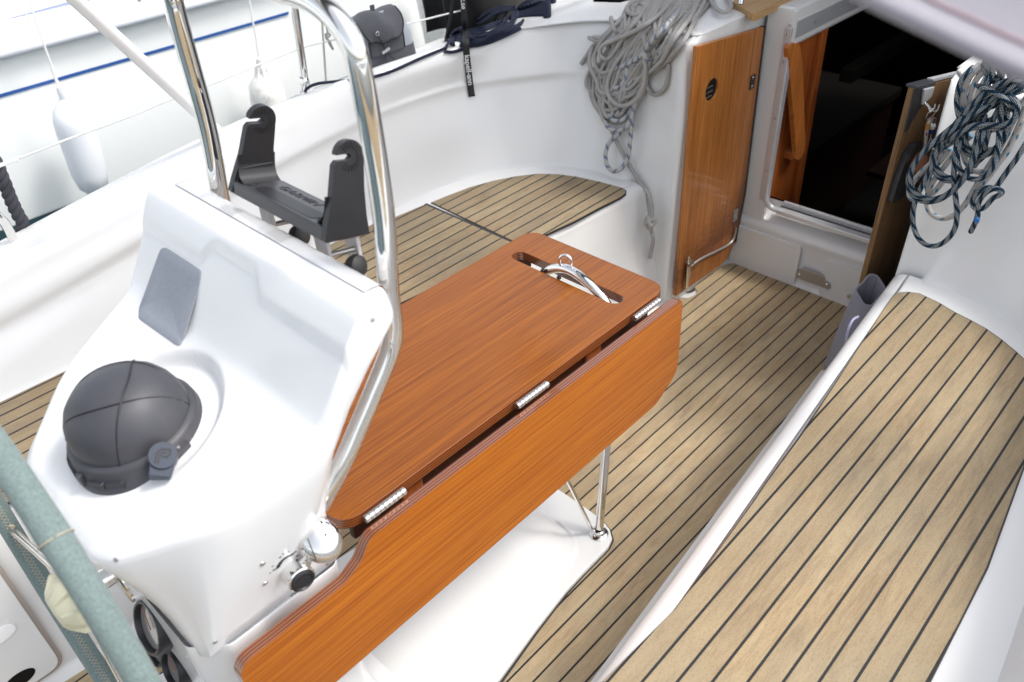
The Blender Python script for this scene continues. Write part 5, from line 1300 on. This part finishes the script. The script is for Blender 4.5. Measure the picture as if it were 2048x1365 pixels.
# twisted dark mooring rope and rail at the far left
mp_ = spline([on('y', 2.44, *p) for p in ((-60, 250), (-12, 320), (6, 360), (22, 400), (36, 430), (46, 448), (44, 470))], 14)
tw = []
for s_ in range(3):
    a0 = 2 * PI * s_ / 3; r_ = []
    tl_ = 0
    for i, p in enumerate(mp_):
        if i: tl_ += (p - mp_[i - 1]).length
        t = (mp_[min(i + 1, len(mp_) - 1)] - mp_[max(i - 1, 0)]).normalized(); u = t.orthogonal().normalized(); v = t.cross(u); a = a0 + tl_ * 95
        r_.append(p + (u * math.cos(a) + v * math.sin(a)) * .0085)
    tw.append(r_)
tag(tubes('mooring_rope', tw, .0100, M_TWIST, None, sm=2, res=10), 'dark three strand mooring rope hanging at the left edge beyond the coaming', 'rope')
pr = tag(tubes('pushpit_rail', [[on('y', 2.36, *p) for p in ((-90, 390), (-30, 415), (2, 438), (18, 462), (30, 488))]], .0125, M_CHROME, None, sm=8, res=20), 'curved steel pushpit rail end at the left edge of the coaming', 'rail')

# wood trim and winch foot on the cabin edge
tz1 = 1.0
tp = [on('z', tz1, *p) for p in ((1466, 4), (1508, 29), (1590, -10), (1640, -50), (1500, -50))]
tag(prism('wood_trim', fillet([(p.x, p.y) for p in tp], [.01, .015, .01, 0, 0]), XY(0), tz1 - .025, tz1, M_TRIM, None, bevel=.005, seg=3), 'pale oiled wooden trim piece on the cabin top above the port door', 'trim')
cw = on('z', 1.0, 1481, 9)
tag(tubes('steel_strap', [[cw, cw + Vector((.03, .01, .06)), cw + Vector((.08, .02, .1))]], .009, M_CHROME, None), 'short polished steel fitting beside the pale wooden trim', 'fitting')
# coachroof side rising behind the trim
# ================================================================== SPRAYHOOD (above and forward) and the awning edge close to the camera
sh = empty('sprayhood', 'canvas sprayhood over the companionway', 'sprayhood', (2.7, YC, 1.5))
rws = []
for x, h in ((2.46, 1.60), (2.66, 1.64), (2.9, 1.66), (3.2, 1.58), (3.5, 1.35), (3.75, 1.02)):
    rws.append([(x, YC + 1.02 * math.cos(a), .92 + (h - .92) * math.sin(a) ** .6) for a in [math.radians(k) for k in (2, 12, 30, 60, 90, 120, 150, 168, 178)]])
o_ = loft('hood_canvas', rws, 4, 4, M_SHADE, sh)
bm = bmesh.new(); bm.from_mesh(o_.data)           # clear window panels left open in the sides and front
bmesh.ops.delete(bm, geom=[f for f in bm.faces if (2.50 < f.calc_center_median().x < 3.3 and (.02 < f.calc_center_median().y < .62 or 1.5 < f.calc_center_median().y < 2.06))], context='FACES')
bm.to_mesh(o_.data); bm.free()
md = o_.modifiers.new('s', 'SOLIDIFY'); md.thickness = .004
aw = empty('awning_edge', 'pale lilac grey canvas awning edge hanging close above at the top right corner', 'awning', (.5, .2, 1.65))
E1 = [(1640, -60), (1700, -22), (1760, 10), (1860, 58), (1960, 106), (2060, 152), (2160, 196)]
E2 = [(1700, -110), (1780, -62), (1840, -10), (1940, 38), (2040, 84), (2140, 130), (2240, 176)]
X1 = [on('x', .46, *p) for p in E1]; X2 = [on('x', .50, *p) for p in E2]
X0 = [p + Vector((.0, 0, .006)) for p in X1]
X3 = [p + (q - p) * .02 + Vector((.10, -.0, .10)) for p, q in zip(X2, X1)]; X4 = [p + Vector((.45, -.40, .50)) for p in X2]
ao = loft('canvas', [X1, [a.lerp(b, .5) + Vector((-.004, 0, .004)) for a, b in zip(X1, X2)], X2, X3, X4], 4, 4, M_SHADE, aw); md = ao.modifiers.new('s', 'SOLIDIFY'); md.thickness = .003
tubes('hem', [X1], .0045, M_SHADE, aw, sm=4); tubes('seam', [X2], .0016, mat('seam_thread', (.33, .24, .26), .8), aw, sm=4)

# ================================================================== NEIGHBOURING YACHT
ny = empty('moored_yacht', 'white neighbouring yacht with blue hull stripe moored alongside', 'yacht', (3, 5, -.45))
def nh(px, py, y=4.3): p = on('y', y, px, py); return p
xs_ = [-8, -4, -1, .5, 2, 3.5, 5, 6.5, 8, 11]
def bow(x): return .0 if x < 2 else .012 * (x - 2) ** 2
zr, zst, zw = nh(195, 57).z, nh(288, 112).z, -.12
rws = []
for dy, z in ((.25, -.9), (.10, -.45), (.04, zw), (.01, zw + .3), (-.0, zst), (-.02, zr - .03), (-.02, zr)):
    rws.append([(x, 4.3 + dy + bow(x), z + .004 * (x) ** 1) for x in xs_])
loft('hull', rws, 3, 4, M_HULL, ny, flip=True)
def strip(name, z0, z1, off, material, x0=-8, x1=11, par=ny):
    X = [x for x in [x0 + (x1 - x0) * k / 24 for k in range(25)]]
    def yy(z, x):
        a = [(-.45, .10), (zw, .04), (zw + .3, .01), (zst, 0), (zr, -.02)]
        for (za, da), (zb_, db_) in zip(a, a[1:]):
            if z <= zb_: return 4.3 + bow(x) + da + (db_ - da) * max(0, (z - za) / (zb_ - za))
        return 4.28 + bow(x)
    return loft(name, [[(x, yy(z, x) - off, z + .004 * x) for x in X] for z in (z0, z1)], 1, 1, material, par, flip=True)
strip('blue_stripe', zst - .008, zst + .008, .006, M_BLUE, -8, nh(577, 27).x)
strip('boot_top', -.47, zw + .02, .012, M_TEAL)
tubes('rubbing_strake', [[(x, 4.262 + bow(x), zr + .004 * x) for x in xs_]], .024, mat('strake_grey', (.62, .64, .68), .4), ny, sm=3, res=14)
loft('deck', [[(x, y + bow(x), z + .004 * x) for x in xs_] for y, z in ((4.28, zr + .02), (4.40, zr + .045), (5.0, zr + .06))], 3, 2, M_HULL, ny)
loft('cabin_side', [[(x, y + bow(x) * .6, z + .004 * x) for x in xs_] for y, z in ((4.95, zr + .055), (5.02, zr + .30), (5.1, zr + .34), (7.2, zr + .42))], 3, 3, M_HULL, ny)
p1, p2 = nh(0, 45, 4.62), nh(160, 1, 4.62)
sl_ = (p2.z - p1.z) / (p2.x - p1.x)
loft('toe_rail', [[(x, 4.62 + q_, p1.z + sl_ * (x - p1.x) + h_) for x in (-8, -4, 0, 4, 10)] for q_, h_ in ((0, -.06), (0, -.012), (.004, .0), (.03, .002), (.034, -.06))], 2, 1, mat('grey_blue_rail', (.16, .20, .32), .4), ny, flip=True)
ms = nh(283, 22, 4.4); sn = tubes('stanchion_post', [[(ms.x, 4.4, zr + .06), (ms.x - .02, 4.42, zr + .65)]], .012, M_CHROME, ny, sm=1); lathe('stanchion_foot', [(.03, 0), (.03, .03), (.016, .04), (.016, .1)], Matrix.Translation((ms.x, 4.4, zr + .05)), M_CHROME, ny, 16)
tubes('guard_wire', [[nh(-20, 86, 4.35), nh(160, 42, 4.35), nh(330, 0, 4.35)]], .0025, M_STEELB, ny, sm=1)
wd_ = nh(680, 4, 5.06)
prism('cabin_window', fillet([(wd_.x - .55, wd_.z - .02), (wd_.x + .6, wd_.z - .02), (wd_.x + .6, wd_.z + .2), (wd_.x - .5, wd_.z + .2)], .05), XZ(4.99 + bow(3) * .6), 0, .02, mat('tinted_window', (.05, .03, .04), .15), ny)
# fenders hanging on it
def fender(px0, py0, px1, py1, wpx, label, material, shape='long', yq=4.12, rope_px=None):
    a, b = on('y', yq, px0, py0), on('y', yq + .02, px1, py1)
    ax = (b - a); Ln = ax.length; dist = (a - Vector((0, 0, CAMZ))).length
    dcam = (RW.transposed() @ (a - Vector((0, 0, CAMZ)))).z; R_ = wpx / 2 / FP * dcam
    f = Matrix.Translation(a) @ ax.to_track_quat('Z', 'Y').to_matrix().to_4x4()
    e = empty('fender', label, 'fender', a, 'fenders on the neighbouring yacht')
    if shape == 'long': pf = [(0, -.015), (.020, -.012), (.026, .01), (.024, .045), (R_ * .55, .07), (R_ * .85, .10), (R_, .15), (R_ * 1.02, .2), (R_, Ln * .55), (R_ * .98, Ln - .14), (R_ * .8, Ln - .07), (R_ * .4, Ln - .035), (.02, Ln), (0, Ln)]
    else: pf = [(0, -.02), (.022, -.015), (.028, .02), (.032, .055), (R_ * .55, .085), (R_ * .80, .110), (R_ * .82, .116), (R_ * .97, .135), (R_ * 1.04, .19), (R_ * 1.04, .26), (R_, Ln), (0, Ln + .02)]
    body = lathe('body', pf, f, material, e, 48)
    if shape != 'long':
        for k in range(8):
            an = 2 * PI * k / 8; c = math.cos(an), math.sin(an)
            tubes('rib', [[f @ Vector((.030 * c[0], .030 * c[1], .03)), f @ Vector((R_ * .50 * c[0], R_ * .50 * c[1], .085)), f @ Vector((R_ * .74 * c[0], R_ * .74 * c[1], .13))]], .006, material, e, sm=3)
    if rope_px:
        rp = [on('y', yq - (.0 if i else 0), *p) for i, p in enumerate(rope_px)]
        tubes('hanging_line', [rp], .0048, M_WLINE, e, sm=4)
        k_ = rp[-3:] 
        tw_ = []
        for s_ in range(2):
            tw_.append([rp[-2].lerp(rp[-1], t / 24) + Vector((.006 * math.cos(t * .9 + s_ * PI), 0, .006 * math.sin(t * .9 + s_ * PI))) for t in range(25)])
        tubes('splice', tw_, .0045, M_WLINE, e, sm=1)
    return e
fender(124, 178, 196, 398, 73, 'long pale blue white fender hanging left of the console', M_FENDER, 'long', 4.08, [(48, -40), (66, 25), (90, 95), (104, 134), (122, 184)])
fender(521, 122, 548, 260, 68, 'shorter off white ribbed neck fender between the guard tubes', M_FENDC, 'round', 4.12, [(494, -30), (505, 40), (514, 85), (521, 126)])
fender(858, -90, 905, 165, 86, 'large cream fender partly hidden behind the black canvas bundle', M_FENDC, 'long', 4.08)
tg = tubes('spare_line', [[on('y', 4.15, *p) for p in ((40, -20), (52, 30), (66, 62), (80, 76))]], .004, M_WLINE, None, sm=3); tag(tg, 'thin second white line beside the long fender rope', 'rope')
# ================================================================== PONTOON on the starboard side (mirrored in the steel)
pn = empty('pontoon', 'wooden harbour pontoon on the starboard side', 'pontoon', (1, -2.4, -.1))
prism('decking', [(-9, -3.6), (12, -3.6), (12, -1.35), (-9, -1.35)], XY(0), -.18, -.12, teak('pontoon_boards', 0, .12, .008, .8), pn)
prism('float', [(-9, -3.55), (12, -3.55), (12, -1.4), (-9, -1.4)], XY(0), -.55, -.18, mat('concrete_float', (.35, .34, .32), .8), pn)
ny2 = empty('moored_yacht', 'white yacht moored beyond the pontoon on the starboard side', 'yacht', (1, -6, -.45))
loft('hull', [[(x, -4.2 - .02 * abs(x - 1) ** 1.7 - dy, z) for x in (-6, -3, 0, 3, 6, 8)] for dy, z in ((.2, -.5), (.05, .1), (0, .55), (.1, .6), (1.6, .7))], 3, 3, M_HULL, ny2)
loft('cabin', [[(x, y, z) for x in (-3, -2, 0, 3, 4.5)] for y, z in ((-5.2, .6), (-5.3, 1.0), (-5.6, 1.05), (-7, 1.1))], 3, 2, M_WHITE, ny2)

ra = empty('shade_roll', 'unseen canvas roll added overhead to shade the bench', 'awning', (2.0, .8, 1.97))
tubes('canvas_roll', [[(2.02, -.7, 1.98), (2.0, -.2, 1.96), (2.02, .6, 1.95), (2.0, 1.4, 1.95), (2.02, 2.0, 1.98)]], .085, M_LGREYC, ra, sm=6, res=16, rf=lambda t: 1 + .1 * math.sin(30 * t))  # unseen roll, added to cast a soft band of shade across the bench

# ================================================================== BOOM overhead (unseen; added so that its shade falls on the port coaming)
bm_ = empty('boom', 'unseen boom with folded sail under a cover, added overhead to shade the port coaming', 'boom', (1.0, 1.2, 2.1))
tubes('spar', [[(-1.3, 1.2, 2.08), (3.6, 1.2, 2.12)]], .07, M_ALU, bm_, sm=1, res=20)
rws = []
for x, k in ((-1.2, .55), (-.6, .8), (.4, .95), (1.4, 1.05), (2.4, 1.1), (3.2, 1.15)):
    rws.append([(x, 1.2 + .19 * k * math.cos(a) + .01 * math.sin(9 * x + a * 3), 2.32 + (.24 * k) * math.sin(a)) for a in [2 * PI * q_ / 16 for q_ in range(17)]])
loft('sail_cover', rws, 2, 4, M_GREYC, bm_)
